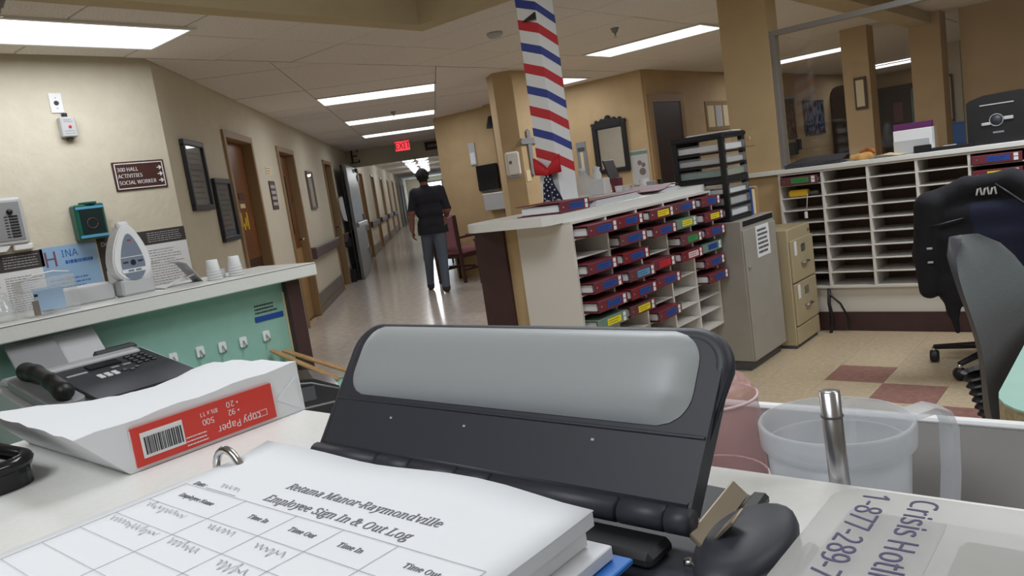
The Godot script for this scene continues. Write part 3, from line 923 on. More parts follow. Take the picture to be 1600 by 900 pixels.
	for q in bk:
		var b := thing("book", q[4], "book", Vector3(q[0], 0.9055, -2.06))
		bx(b, "cover", Vector3(-q[1] / 2, 0, -0.1), Vector3(q[1] / 2, q[2], 0.1), q[3], 0.003)
		bx(b, "pages", Vector3(-q[1] / 2 + 0.003, q[2] - 0.003, -0.096), Vector3(q[1] / 2 - 0.003, q[2] + 0.0005, 0.094), M.paper)
	# things lying on the rounded counter
	var mb := make_binder("ring_binder", "maroon binder with blue spine label lying on the countertop edge", M.maroon, M.label_blue, "")
	mb.position = Vector3(2.985, 1.146, -2.12)
	mb.rotation.y = 0.03
	var cf := thing("chart_folder", "mauve cardboard chart folder lying open over loose sheets", "folder", Vector3(3.98, 1.1465, -2.28), 0.22)
	for k in 3:
		bx(cf, "paper_sheet", Vector3(-0.22 + 0.04 * k, 0.004 * k, -0.1), Vector3(0.16 + 0.04 * k, 0.004 * k + 0.003, 0.14 - 0.02 * k), M.paper, 0.0005)
	part(cf, "cover", MB.new().sheet([[Vector3(-0.26, 0.013, 0.12), Vector3(-0.1, 0.013, 0.11), Vector3(0.1, 0.03, 0.1), Vector3(0.24, 0.02, 0.1)], [Vector3(-0.2, 0.013, -0.14), Vector3(-0.02, 0.016, -0.15), Vector3(0.16, 0.036, -0.14), Vector3(0.28, 0.026, -0.13)]], Vector3(0, 0.004, 0)), M.mauve_board)
	var lf := thing("chart_folder", "flat maroon folder with white sheets beside the lying binder", "folder", Vector3(3.42, 1.1465, -2.23), 0.06)
	for k in 4:
		bx(lf, "paper_sheet", Vector3(-0.26 + 0.02 * k, 0.006 * k, -0.1), Vector3(0.24, 0.006 * k + 0.004, 0.09 - 0.01 * k), M.paper, 0.0005)
	bx(lf, "cover", Vector3(-0.26, 0.024, -0.12), Vector3(0.3, 0.028, 0.05), M.maroon, 0.001)
	# things farther along, on the wide end of the counter
	var tb := thing("tissue_box", "white tissue box with a tissue pulled up", "tissue box", Vector3(4.6, 1.1455, -3.04), 0.2)
	bx(tb, "carton", Vector3(-0.06, 0, -0.06), Vector3(0.06, 0.11, 0.06), M.white, 0.003)
	part(tb, "tissue", MB.new().smooth().lathe([Vector2(0.03, 0.11), Vector2(0.035, 0.14), Vector2(0.022, 0.17), Vector2(0.03, 0.19), Vector2(0, 0.2)], 7), M.paper, Vector3(-0.02, 0, 0.0))
	solo("carton_box", MB.new().box(Vector3(-0.03, 0, -0.03), Vector3(0.03, 0.1, 0.03), 0.002), M.maroon, "small maroon carton beside the tissue box", "box", Vector3(4.74, 1.1455, -2.98))
	var mg := thing("coffee_mug", "small white mug on the counter in front of the laptop", "mug", Vector3(4.72, 1.1455, -2.75))
	part(mg, "cup", MB.new().smooth().lathe([Vector2(0, 0), Vector2(0.03, 0), Vector2(0.036, 0.07), Vector2(0.032, 0.07), Vector2(0.028, 0.006), Vector2(0, 0.006)], 18), M.white)
	part(mg, "handle", MB.new().smooth().tube([Vector3(0.034, 0.055, 0), Vector3(0.055, 0.05, 0), Vector3(0.055, 0.025, 0), Vector3(0.032, 0.018, 0)], 0.005, 6), M.white)
	var lp := thing("laptop", "black laptop open on the counter before the mirror", "laptop", Vector3(5.0, 1.1455, -3.0), 0.35)
	bx(lp, "base", Vector3(-0.17, 0, -0.12), Vector3(0.17, 0.022, 0.12), M.black, 0.004)
	part(lp, "screen", MB.new().box(Vector3(-0.17, 0, -0.006), Vector3(0.17, 0.22, 0.006), 0.004), M.black, Vector3(0, 0.02, -0.12), Vector3(-0.25, 0, 0))
	part(lp, "keyboard", MB.new().box(Vector3(-0.15, 0, -0.08), Vector3(0.15, 0.003, 0.03)), M.dark_grey, Vector3(0, 0.0215, 0))
	var jr := thing("plastic_jug", "cloudy plastic jug beside the striped post", "jug", Vector3(4.42, 1.1455, -3.05))
	part(jr, "body", MB.new().smooth().lathe([Vector2(0, 0), Vector2(0.055, 0), Vector2(0.06, 0.02), Vector2(0.06, 0.12), Vector2(0.03, 0.16), Vector2(0.025, 0.18), Vector2(0, 0.18)], 20), M.frosted)
	part(jr, "cap", MB.new().lathe([Vector2(0.027, 0.18), Vector2(0.027, 0.2), Vector2(0, 0.2)], 14), M.white)
	var n := 0
	for q in [[4.35, -2.66, 0.03, M.white], [4.5, -2.72, 0.024, M.cream], [4.62, -2.64, 0.03, M.light_grey], [4.44, -2.78, 0.028, M.white], [4.86, -2.7, 0.02, M.black]]:
		var c := thing("small_container", ["low white pill container at the edge of the wide counter", "cream pill container beside the white one on wide counter", "grey pill container near the small white mug", "white pill container in front of the plastic jug", "flat black container beside the small white mug"][n], "container", Vector3(q[0], 1.1455, q[1]))
		part(c, "cup", MB.new().smooth().lathe([Vector2(0, 0), Vector2(q[2] * 0.85, 0), Vector2(q[2], 0.04), Vector2(0, 0.04)], 14), q[3])
		part(c, "lid", MB.new().lathe([Vector2(q[2] * 1.06, 0.04), Vector2(q[2] * 1.06, 0.048), Vector2(0, 0.048)], 14), q[3])
		n += 1
	# desk in the middle of the station
	var td := thing("teal_desk", "teal topped desk corner with a worn wood edge", "desk", Vector3(2.6, 0, 0.35))
	var dp := PackedVector2Array([Vector2(1.2, -0.62), Vector2(-0.78, -0.62)])
	for k in 7:
		var a := PI * 1.5 - PI / 2 * k / 6.0
		dp.append(Vector2(-0.82 + 0.14 * cos(a), -0.48 + 0.14 * sin(a)))
	dp.append_array(PackedVector2Array([Vector2(-0.96, 0.7), Vector2(1.2, 0.7)]))
	part(td, "desktop", MB.new().prism(dp, 0.748, 0.752), M.teal_board)
	part(td, "edge_band", MB.new().prism(dp, 0.705, 0.7478), M.wood_edge)
	bx(td, "side_panel", Vector3(-0.85, 0, -0.5), Vector3(-0.82, 0.705, 0.6), M.laminate_white)
	bx(td, "side_panel", Vector3(1.1, 0, -0.5), Vector3(1.13, 0.705, 0.6), M.laminate_white)


func stripe(po: Node3D, y: float, tall: float, m: Material) -> void:
	# a paper band wrapped over the two faces that show and on round the back, falling 0.36 for each metre round
	var s := 0.36
	var x := 0.0808
	var z := 0.0648
	var c := [Vector3(-x, 0, -z), Vector3(-x, 0, z), Vector3(x, 0, z), Vector3(x, 0, -z)]
	var drop := [0.0, 0.13 * s, 0.29 * s, 0.42 * s]
	var b := MB.new()
	for k in 3:
		var a: Vector3 = c[k] + Vector3(0, y - drop[k], 0); var e: Vector3 = c[k + 1] + Vector3(0, y - drop[k + 1], 0)
		if a.y > 1.16: a.y = 1.16
		if e.y > 1.16: e.y = 1.16
		b.quadc(a, e, e - Vector3(0, tall, 0), a - Vector3(0, tall, 0), Vector3(0, y, 0))
		b.quadc(a * Vector3(0.99, 1, 0.99), e * Vector3(0.99, 1, 0.99), e * Vector3(0.99, 1, 0.99) - Vector3(0, tall, 0), a * Vector3(0.99, 1, 0.99) - Vector3(0, tall, 0), Vector3(0, y, 0))
	part(po, "red_stripe" if m == M.stripe_red else "blue_stripe", b, m)


func patriotic_bow() -> void:
	var t := thing("ribbon_bow", "red bow with navy star spangled tails on the striped post", "bow", Vector3(3.365, 1.345, -2.525), -PI / 2)
	t.scale = Vector3(0.88, 0.88, 0.88)
	# local x runs along the face, z points out of it
	for s in [-1.0, 1.0]:
		var rows := []
		for k in 13:
			var a := TAU * k / 12.0
			var px: float = s * (0.052 - 0.05 * cos(a))
			var pz := 0.022 + 0.02 * sin(a)
			var up := 0.45 * absf(px)
			var w := 0.018 + 0.35 * absf(px)
			rows.append([Vector3(px, up - w, pz), Vector3(px, up, pz + 0.004), Vector3(px, up + w, pz)])
		part(t, "loop", MB.new().smooth().sheet(rows, Vector3(0, 0, 0.0015)), M.bow_red)
	part(t, "knot", MB.new().smooth().lathe([Vector2(0, -0.022), Vector2(0.016, -0.016), Vector2(0.02, 0), Vector2(0.016, 0.016), Vector2(0, 0.022)], 12), M.bow_red, Vector3(0, 0, 0.03))
	for s in [-1.0, 1.0]:
		var rows := []
		for k in 7:
			var v := k / 6.0
			var cx: float = s * (0.008 + 0.034 * v)
			var w := 0.014 + 0.022 * v
			rows.append([Vector3(cx - w, -0.01 - 0.175 * v, 0.022 + 0.012 * sin(v * 5.0)), Vector3(cx, -0.01 - 0.175 * v + (0.02 if k == 6 else 0.0), 0.028 + 0.012 * sin(v * 5.0)), Vector3(cx + w, -0.01 - 0.175 * v, 0.022 + 0.012 * sin(v * 5.0))])
		var tail := part(t, "tail", MB.new().smooth().sheet(rows, Vector3(0, 0, 0.0015)), M.navy)
		var stars := MB.new()
		for k in 5:
			for j in [-1.0, 1.0]:
				var v: float = 0.14 + 0.19 * k + 0.05 * j
				var c := Vector3(s * (0.008 + 0.034 * v) + j * (0.006 + 0.012 * v), -0.01 - 0.175 * v, 0.031 + 0.012 * sin(v * 5.0))
				var star := PackedVector2Array()
				for i in 10:
					star.append(Vector2(cos(TAU * i / 10.0), sin(TAU * i / 10.0)) * (0.0065 if i % 2 == 0 else 0.003))
				stars.prism(star, -0.001, 0.0015, upright(c))
		part(tail, "star_print", stars, M.white)


# ---------------------------------------------------------------- binders in their pigeonholes
var binder_meshes := {}


func make_binder(called: String, label: String, cover: Material, lab: Material, group: String) -> Node3D:
	# spine towards +z at z 0, lying flat
	var t := thing(called, label, "binder", Vector3.ZERO, 0.0, group)
	if binder_meshes.is_empty():
		binder_meshes.spine = MB.new().box(Vector3(-0.126, 0, -0.005), Vector3(0.126, 0.052, 0), 0.002).done()
		binder_meshes.board = MB.new().box(Vector3(-0.126, 0, -0.26), Vector3(0.126, 0.0035, -0.005), 0.001).done()
		binder_meshes.pages = MB.new().box(Vector3(-0.114, 0.006, -0.235), Vector3(0.112, 0.042, -0.02), 0.002).done()
		binder_meshes.label = MB.new().box(Vector3(-0.05, 0.011, 0), Vector3(0.066, 0.042, 0.0012)).done()
		binder_meshes.tag = MB.new().box(Vector3(0.084, 0, 0), Vector3(0.107, 0.019, 0.0014), 0.0005).done()
		for k in 4: binder_meshes["ink%d" % k] = scribbles(0.1, 0.022, 2, 0.003, 60 + k, 0.3, 0.0005).done()
		binder_meshes.rivet = MB.new().lathe([Vector2(0, 0.002), Vector2(0.004, 0.0015), Vector2(0.005, 0)], 8, Transform3D(Basis(Vector3(1, 0, 0), Vector3(0, 0, 1), Vector3(0, -1, 0)), Vector3(-0.1, 0.026, 0))).done()
	part(t, "spine", binder_meshes.spine, cover)
	part(t, "cover_board", binder_meshes.board, cover)
	part(t, "cover_board", binder_meshes.board, cover, Vector3(0, 0.0485, 0))
	part(t, "pages", binder_meshes.pages, M.paper)
	var l := part(t, "spine_label", binder_meshes.label, lab)
	part(l, "lettering", binder_meshes["ink%d" % (rng.randi() % 4)], M.ink if lab == M.label_yellow else M.navy, Vector3(0.006, 0.0265, 0.001))
	part(t, "white_tag", binder_meshes.tag, M.white, Vector3(0, 0.005, 0))
	part(t, "white_tag", binder_meshes.tag, M.white, Vector3(0, 0.028, 0))
	part(t, "rivet", binder_meshes.rivet, M.steel)
	return t


func pigeonholes(t: Node3D, cols: int, rows: int, pitch: float, tall: float, deep: float, back: Material) -> void:
	# columns along +x from 0, front at z 0, bottom at y 0
	var w := cols * pitch
	var th := 0.016
	for k in cols + 1:
		bx(t, "divider" if k > 0 and k < cols else "side_panel", Vector3(k * pitch - th / 2, 0, -deep), Vector3(k * pitch + th / 2, tall, 0.0), M.melamine, 0.001)
	var slab := MB.new().box(Vector3(th / 2, 0, -deep + 0.008), Vector3(pitch - th / 2, 0.007, -0.002), 0.001).done()
	for c in cols:
		for r in range(1, rows):
			part(t, "shelf", slab, M.melamine, Vector3(c * pitch, r * tall / rows, 0))
	bx(t, "bottom_board", Vector3(-th / 2, -0.016, -deep), Vector3(w + th / 2, 0.0, 0), M.melamine, 0.001)
	bx(t, "top_board", Vector3(-th / 2, tall - 0.012, -deep), Vector3(w + th / 2, tall, 0.001), M.melamine, 0.001)
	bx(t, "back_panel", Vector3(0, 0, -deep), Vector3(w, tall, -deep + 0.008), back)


const ROW_WORD := ["top slot", "second slot down", "third slot down", "fourth slot down", "fifth slot down", "sixth slot down", "seventh slot down", "eighth slot down", "bottom slot"]


func binders() -> void:
	var t := thing("binder_cabinet", "white pigeonhole cabinet holding maroon chart binders", "cabinet", Vector3(2.836, 0.316, -2.05))
	pigeonholes(t, 5, 9, 0.2846, 0.789, 0.32, M.slot_back_brown)
	bx(t, "base", Vector3(0.08, -0.316, -0.32), Vector3(1.36, -0.016, -0.14), M.melamine)
	var cw := ["column by the plain white side", "second column from the white side", "middle column", "fourth column from the white side", "column beside the grey locker"]
	var m := {"b": [M.label_blue, "blue"], "y": [M.label_yellow, "yellow"], "g": [M.label_green, "green"], "r": [M.label_red, "red"], "s": [M.label_sky, "light blue"], "p": [M.label_pink, "pink"]}
	var plan := ["b.bbbY", "bbbsby", "yb.rb.b", "bYgp", "bybBbb"]
	for c in 5:
		for r in plan[c].length():
			var ch: String = plan[c][r]
			if ch == ".": continue
			var green := ch != ch.to_lower()
			var q: Array = m[ch.to_lower()]
			var cover: Material = M.sage if green else [M.maroon, M.maroon_dull, M.maroon, M.crimson][(c * 3 + r * 2) % 4]
			var o := make_binder("ring_binder", "%s binder, %s label, %s, %s" % ["sage green" if green else "maroon", q[1], ROW_WORD[r], cw[c]], cover, q[0], "chart binders in the white cabinet")
			o.position = Vector3(2.836 + 0.2846 * (c + 0.5) + rng.randf_range(-0.003, 0.003), 0.316 + 0.789 * (8 - r) / 9.0 + 0.0095, -2.05 + rng.randf_range(0.045, 0.085))
			o.rotation.y = rng.randf_range(-0.02, 0.02)


func mail_wall() -> void:
	# wall the mail slots are built into, facing -x
	var t := thing("mail_sorter", "wall of empty white mail slots under the glass", "mail sorter", Vector3(5.3, 0.316, -2.03), -PI / 2)
	pigeonholes(t, 9, 9, 0.2862, 0.789, 0.3, M.slot_back_brown)
	wallbox("wall_mail", Vector3(5.33, 0, -2.4), Vector3(5.68, 0.3, 1.6), M.white_paint)
	wallbox("wall_mail_end", Vector3(5.33, 0.0, -2.4), Vector3(5.68, 1.1, -2.045), M.wall_tan)
	wallbox("wall_mail_rear", Vector3(5.605, 0.3, -2.045), Vector3(5.68, 1.1, 1.6), M.wall_tan)
	wallbox("baseboard_mail", Vector3(5.318, 0, -2.04), Vector3(5.33, 0.13, 1.6), M.laminate_brown)
	var c := thing("mail_counter", "white ledge on top of the mail slots along the glass", "counter", Vector3(5.5, 1.106, -0.4))
	bx(c, "ledge", Vector3(-0.215, 0, -2.0), Vector3(0.3, 0.03, 2.0), M.laminate_white, 0.003)
	wallbox("wall_switch", Vector3(5.42, 1.136, -2.4), Vector3(5.62, CEIL + 0.02, -2.06), M.wall_tan)
	var sw := thing("light_switch", "beige switch plate on the wall beside the glass", "switch", Vector3(5.418, 1.385, -2.255))
	bx(sw, "plate", Vector3(-0.004, -0.055, -0.036), Vector3(0.002, 0.055, 0.036), M.wall_tan, 0.002)
	bx(sw, "toggle", Vector3(-0.012, -0.012, -0.005), Vector3(-0.004, 0.012, 0.005), M.cream)
	# the glass and its frame
	var fr := MB.new()
	fr.box(Vector3(5.44, 1.136, -2.06), Vector3(5.5, 2.085, -2.02))
	fr.box(Vector3(5.435, 1.136, -2.035), Vector3(5.455, 2.06, -2.025))
	fr.box(Vector3(5.44, 2.05, -2.02), Vector3(5.5, 2.085, 1.6))
	fr.box(Vector3(5.45, 1.136, -2.02), Vector3(5.49, 1.15, 1.6))
	var w := struct("window_2", fr, M.steel_win)
	bx(w, "pane", Vector3(5.468, 1.15, -2.02), Vector3(5.472, 2.05, 1.6), M.pane)
	# left column of slots: a binder, a yellow tool, a cord; two binders farther along
	var o := make_binder("ring_binder", "maroon binder with green label in the mail slots beside the file cabinet", M.maroon_dull, M.label_green, "binders in the mail slots")
	o.position = Vector3(5.27, 1.0275, -1.887); o.rotation.y = -PI / 2
	var spots := [[4, 0, M.label_blue, "blue"], [4, 1, M.label_yellow, "yellow"], [4, 2, M.label_pink, "pink"], [4, 3, M.label_blue, "pale"]]
	for s in spots:
		o = make_binder("ring_binder", "maroon binder, %s label, %s behind the draped jacket" % [s[3], ROW_WORD[s[1]]], M.maroon, s[2], "binders in the mail slots")
		o.position = Vector3(5.28, 0.316 + 0.789 * (8 - s[1]) / 9.0 + 0.0095, -2.03 + 0.2862 * 4.5); o.rotation.y = -PI / 2
	var yt := thing("yellow_tool", "yellow handheld device lying in the mail slot above the file cabinet", "device", Vector3(5.34, 0.941, -1.9), -PI / 2)
	bx(yt, "body", Vector3(-0.08, 0, -0.03), Vector3(0.05, 0.045, 0.03), M.yellow, 0.01)
	bx(yt, "grip", Vector3(0.05, 0.008, -0.02), Vector3(0.12, 0.03, 0.02), M.dark_grey, 0.006)
	part(yt, "cord", MB.new().smooth().tube([Vector3(0.05, 0.01, 0.03), Vector3(0.055, -0.01, 0.055), Vector3(0.05, -0.06, 0.058), Vector3(0.04, -0.11, 0.056)], 0.003, 6), M.light_grey)
	bx(yt, "cord_end", Vector3(0.028, -0.15, 0.05), Vector3(0.048, -0.105, 0.062), M.white, 0.003)
	# low odds and ends under the slots
	var cable := thing("hanging_cable", "black cable looping under the mail slots by the file cabinet", "cable", Vector3(5.3, 0, -1.72))
	part(cable, "loop", MB.new().smooth().tube([Vector3(-0.02, 0.3, -0.04), Vector3(-0.04, 0.26, -0.02), Vector3(-0.04, 0.2, 0.04), Vector3(-0.03, 0.1, 0.08), Vector3(-0.02, 0.02, 0.075)], 0.008, 6), M.black)
	part(cable, "strand", MB.new().smooth().tube([Vector3(-0.03, 0.3, -0.03), Vector3(-0.04, 0.2, -0.035), Vector3(-0.05, 0.12, -0.02), Vector3(-0.05, 0.0, -0.035)], 0.012, 6), M.black)
	# things on the ledge
	var bag := thing("black_folder", "flat black zip folder on the white ledge by the glass corner", "folder", Vector3(5.4, 1.1365, -1.82), -PI / 2)
	bx(bag, "lower_cover", Vector3(-0.17, 0, -0.09), Vector3(0.2, 0.012, 0.09), M.charcoal, 0.004)
	part(bag, "flap", MB.new().sheet([[Vector3(-0.18, 0.014, 0.07), Vector3(0, 0.02, 0.09), Vector3(0.2, 0.016, 0.08)], [Vector3(-0.1, 0.05, -0.06), Vector3(0.05, 0.055, -0.08), Vector3(0.21, 0.05, -0.08)]], Vector3(0, 0.006, 0)), M.charcoal)
	var rl := thing("bread_roll", "torn golden bread roll on the white ledge", "bread", Vector3(5.37, 1.1365, -1.5), -PI / 2)
	part(rl, "crumb", bone_mesh([[Vector3(-0.06, 0.02, 0), Vector3(0.0, 0.02, 0.01), 0.018, 0.022], [Vector3(0.0, 0.02, 0.01), Vector3(0.05, 0.03, 0), 0.024, 0.03], [Vector3(0.02, 0.035, 0), Vector3(0.06, 0.04, 0), 0.02, 0.022]], 0.006, func(_p): return Color.WHITE, 0.02), M.bread)
	part(rl, "crust", bone_mesh([[Vector3(0.0, 0.05, 0.02), Vector3(0.05, 0.064, 0.02), 0.01, 0.012], [Vector3(0.05, 0.064, 0.02), Vector3(0.085, 0.04, 0.02), 0.012, 0.01]], 0.005, func(_p): return Color.WHITE, 0.015), M.bread_dark)
	solo("napkin", MB.new().sheet([[Vector3(-0.09, 0.002, 0.06), Vector3(0, 0.016, 0.07), Vector3(0.1, 0.002, 0.06)], [Vector3(-0.07, 0.002, -0.06), Vector3(0.02, 0.022, -0.05), Vector3(0.12, 0.006, -0.05)]], Vector3(0, 0.002, 0)), M.cream, "crumpled cream napkin on the white ledge beside the bread", "napkin", Vector3(5.36, 1.1365, -1.36), Vector3(0, -PI / 2, 0))
	var pb := thing("supply_box", "white box with a purple band standing by the glass", "box", Vector3(5.52, 1.1365, -1.2), -PI / 2)
	bx(pb, "carton", Vector3(-0.11, 0, -0.045), Vector3(0.11, 0.15, 0.03), M.white, 0.003)
	bx(pb, "purple_band", Vector3(-0.108, 0.15, -0.04), Vector3(0.108, 0.19, 0.026), M.purple, 0.002)
	bx(pb, "grey_front", Vector3(-0.11, 0.005, 0.03), Vector3(0.095, 0.085, 0.034), M.light_grey)
	pb.position.x = 5.42
	var kb := thing("black_adapter", "black adapter block and strip on the ledge before the box", "device", Vector3(5.335, 1.1365, -1.02), -PI / 2)
	bx(kb, "block", Vector3(-0.16, 0, -0.03), Vector3(-0.07, 0.045, 0.03), M.black, 0.004)
	bx(kb, "strip", Vector3(-0.07, 0, -0.025), Vector3(0.16, 0.02, 0.025), M.black, 0.003)
	bx(kb, "silver_badge", Vector3(-0.0, 0.02, -0.02), Vector3(0.07, 0.026, 0.022), M.light_grey, 0.003)
	var cm := thing("coffee_machine", "black appliance with a round dial and silver levers on the ledge", "appliance", Vector3(5.44, 1.1365, -0.74), -PI / 2)
	var cp := PackedVector2Array([Vector2(-0.15, 0), Vector2(0.19, 0), Vector2(0.19, 0.275), Vector2(0.12, 0.29), Vector2(-0.06, 0.285), Vector2(-0.13, 0.265), Vector2(-0.15, 0.25)])
	part(cm, "body", MB.new().prism(cp, -0.13, 0.1, upright()), M.black)
	part(cm, "dial", MB.new().smooth().lathe([Vector2(0, 0.009), Vector2(0.026, 0.008), Vector2(0.03, 0.0)], 18, Transform3D(Basis(Vector3(1, 0, 0), Vector3(0, 0, 1), Vector3(0, -1, 0)), Vector3(0.0, 0.135, 0.1))), M.charcoal)
	part(cm, "dial_ring", MB.new().smooth().tube(ring_path(Vector3(0, 0.135, 0.104), 0.034, 20), 0.004, 6), M.mid_grey)
	bx(cm, "lever", Vector3(-0.075, 0.11, 0.1), Vector3(-0.03, 0.127, 0.112), M.light_grey, 0.003)
	bx(cm, "lever", Vector3(0.036, 0.13, 0.1), Vector3(0.085, 0.15, 0.112), M.light_grey, 0.003)
	bx(cm, "trim_line", Vector3(-0.08, 0.225, 0.1), Vector3(0.09, 0.231, 0.104), M.light_grey)
	bx(cm, "badge", Vector3(-0.02, 0.06, 0.1), Vector3(0.035, 0.07, 0.102), M.mid_grey)


func ring_path(c: Vector3, r: float, n: int) -> Array:
	var p := []
	for k in n + 1:
		p.append(c + Vector3(cos(TAU * k / n), sin(TAU * k / n), 0) * r)
	return p


# ---------------------------------------------------------------- on the walls
func wall_things() -> void:
	var z := -4.949
	var t := thing("direction_sign", "brown direction sign with white lettering and arrows", "sign", Vector3(2.3, 1.703, z))
	bx(t, "plate", Vector3(-0.165, -0.09, 0), Vector3(0.165, 0.09, 0.008), M.brown_sign, 0.004)
	var bd := MB.new()
	for s in [-1.0, 1.0]:
		bd.box(Vector3(-0.152, s * 0.077 - 0.003, 0), Vector3(0.152, s * 0.077 + 0.003, 0.0015))
		bd.box(Vector3(s * 0.15 - 0.003, -0.077, 0), Vector3(s * 0.15 + 0.003, 0.077, 0.0015))
	part(t, "border", bd, M.white, Vector3(0, 0, 0.008))
	for q in [["300 HALL", 0.04], ["ACTIVITIES", 0.0], ["SOCIAL WORKER", -0.042]]:
		words(t, "lettering", q[0], 0.0225, M.white, Vector3(-0.14, q[1], 0.009), Vector3.ZERO, 0.0015, false, HORIZONTAL_ALIGNMENT_LEFT)
		var ar := PackedVector2Array([Vector2(-0.016, 0.003), Vector2(0.0, 0.003), Vector2(-0.003, 0.013), Vector2(0.004, 0.013), Vector2(0.016, 0), Vector2(0.004, -0.013), Vector2(-0.003, -0.013), Vector2(0.0, -0.003), Vector2(-0.016, -0.003)])
		part(t, "arrow", MB.new().prism(ar, 0, 0.0015, upright()), M.white, Vector3(0.128, q[1], 0.008))
	t = thing("cable_plate", "white wall plate with a black round socket", "wall plate", Vector3(1.9, 2.16, z))
	bx(t, "plate", Vector3(-0.036, -0.058, 0), Vector3(0.036, 0.058, 0.006), M.white, 0.003)
	part(t, "socket", MB.new().lathe([Vector2(0, 0.006), Vector2(0.012, 0.006), Vector2(0.014, 0)], 14, Transform3D(Basis(Vector3(1, 0, 0), Vector3(0, 0, 1), Vector3(0, -1, 0)), Vector3(0, 0.0, 0.006))), M.black)
	for y in [-0.03, 0.03]:
		bx(t, "screw", Vector3(-0.003, y - 0.003, 0.006), Vector3(0.003, y + 0.003, 0.0075), M.mid_grey)
	t = thing("call_box", "grey alarm box with a red button under the white wall plate", "alarm box", Vector3(1.925, 2.015, z))
	bx(t, "body", Vector3(-0.042, -0.058, 0), Vector3(0.042, 0.058, 0.05), M.light_grey, 0.005)
	part(t, "button", MB.new().lathe([Vector2(0, 0.006), Vector2(0.008, 0.005), Vector2(0.009, 0)], 12, Transform3D(Basis(Vector3(1, 0, 0), Vector3(0, 0, 1), Vector3(0, -1, 0)), Vector3(0.005, 0.0, 0.05))), M.label_red)
	part(t, "printed_lines", scribbles(0.06, 0.03, 2, 0.004, 71), M.ink_pale, Vector3(0.0, -0.032, 0.05))
	part(t, "printed_lines", scribbles(0.05, 0.02, 2, 0.004, 72), M.ink_pale, Vector3(0.0, 0.035, 0.05))
	bx(t, "plug", Vector3(-0.012, 0.058, 0), Vector3(0.014, 0.084, 0.025), M.black, 0.003)
	bx(t, "key_tab", Vector3(-0.012, -0.075, 0), Vector3(0.018, -0.058, 0.03), M.dark_grey, 0.003)
	# intercom at the edge of the picture
	t = thing("intercom_panel", "silver nurse call panel with a dark grille", "intercom", Vector3(1.475, 1.505, z))
	bx(t, "housing", Vector3(-0.12, -0.135, 0), Vector3(0.12, 0.135, 0.035), M.light_grey, 0.014)
	bx(t, "face", Vector3(-0.1, -0.105, 0.035), Vector3(0.1, 0.11, 0.038), M.mid_grey, 0.002)
	part(t, "knob", MB.new().smooth().lathe([Vector2(0, 0.014), Vector2(0.014, 0.013), Vector2(0.016, 0)], 14, Transform3D(Basis(Vector3(1, 0, 0), Vector3(0, 0, 1), Vector3(0, -1, 0)), Vector3(0.045, 0.055, 0.038))), M.black)
	var gr := MB.new()
	for k in 8:
		gr.box(Vector3(0.035, 0.024 - 0.016 * k, 0), Vector3(0.08, 0.034 - 0.016 * k, 0.002))
		gr.box(Vector3(0.012, 0.026 - 0.016 * k, 0), Vector3(0.028, 0.031 - 0.016 * k, 0.002))
	part(t, "grille", gr, M.black, Vector3(0, 0, 0.038))
	part(t, "white_flap", MB.new().prism(PackedVector2Array([Vector2(-0.12, -0.16), Vector2(-0.01, -0.16), Vector2(0.02, -0.13), Vector2(-0.12, -0.12)]), 0, 0.03, upright()), M.white)
	bx(t, "lower_lip", Vector3(0.03, -0.165, 0), Vector3(0.13, -0.13, 0.03), M.white, 0.006)
	# green box
	t = thing("sharps_box", "green box with a dark window mounted on the cream wall", "dispenser", Vector3(1.925, 1.45, z))
	bx(t, "body", Vector3(-0.085, -0.105, 0), Vector3(0.085, 0.105, 0.08), M.green_box, 0.008)
	bx(t, "window", Vector3(-0.062, -0.07, 0.08), Vector3(0.07, 0.07, 0.084), M.green_dark, 0.002)
	part(t, "ring_mark", MB.new().smooth().tube(ring_path(Vector3(0.0, -0.01, 0.085), 0.03, 16), 0.003, 5), M.maroon_dull)
	bx(t, "pale_lip", Vector3(-0.08, 0.075, 0.08), Vector3(0.08, 0.09, 0.086), M.label_sky, 0.002)
	bx(t, "pale_lip", Vector3(-0.08, -0.095, 0.08), Vector3(0.08, -0.078, 0.086), M.label_sky, 0.002)
	part(t, "top_cap", MB.new().lathe([Vector2(0.05, 0.0), Vector2(0.05, 0.012), Vector2(0, 0.012)], 14), M.green_box, Vector3(0.01, 0.105, 0.04))
	# notices
	notice("printed notice", "white notice with a black heading at the wall corner", Vector3(2.235, 1.09, z), 0.56, 0.52, 0.09, 81)
	notice("printed notice", "white notice with a black heading under the silver panel", Vector3(1.42, 1.1, z), 0.46, 0.46, 0.1, 82)
	t = thing("blue_poster", "pale blue poster with a large letter H", "poster", Vector3(1.79, 1.1, z))
	bx(t, "sheet", Vector3(-0.155, -0.26, 0), Vector3(0.155, 0.235, 0.003), M.poster_blue)
	words(t, "lettering", "H", 0.085, M.mauve_board, Vector3(-0.105, 0.16, 0.003))
	words(t, "lettering", "INA", 0.04, M.print_blue, Vector3(-0.045, 0.185, 0.003), Vector3.ZERO, 0.001, false, HORIZONTAL_ALIGNMENT_LEFT)
	part(t, "printed_lines", scribbles(0.16, 0.03, 1, 0.02, 83, 0.1), M.print_blue, Vector3(0.05, 0.135, 0.003))
	part(t, "printed_lines", scribbles(0.26, 0.22, 9, 0.006, 84), M.print_blue, Vector3(0, -0.06, 0.003))
	# pictures on the hallway wall
	hall_frame(H(-1.669, 1.69, 5.8), 0.48, 0.5, M.black, 0.04, "large black framed document on hallway wall by the corner")
	hall_frame(H(-1.669, 1.43, 6.39), 0.48, 0.5, M.black, 0.04, "lower black framed document beside the reddish door")
	hall_frame(H(-1.669, 1.61, 10.93), 0.5, 0.52, M.guard_grey, 0.035, "pale framed print on hallway wall beyond the window door")
	t = thing("room_sign", "dark room number sign on hallway wall between the two wood doors", "sign", H(-1.669, 1.545, 8.38), -HA + PI / 2)
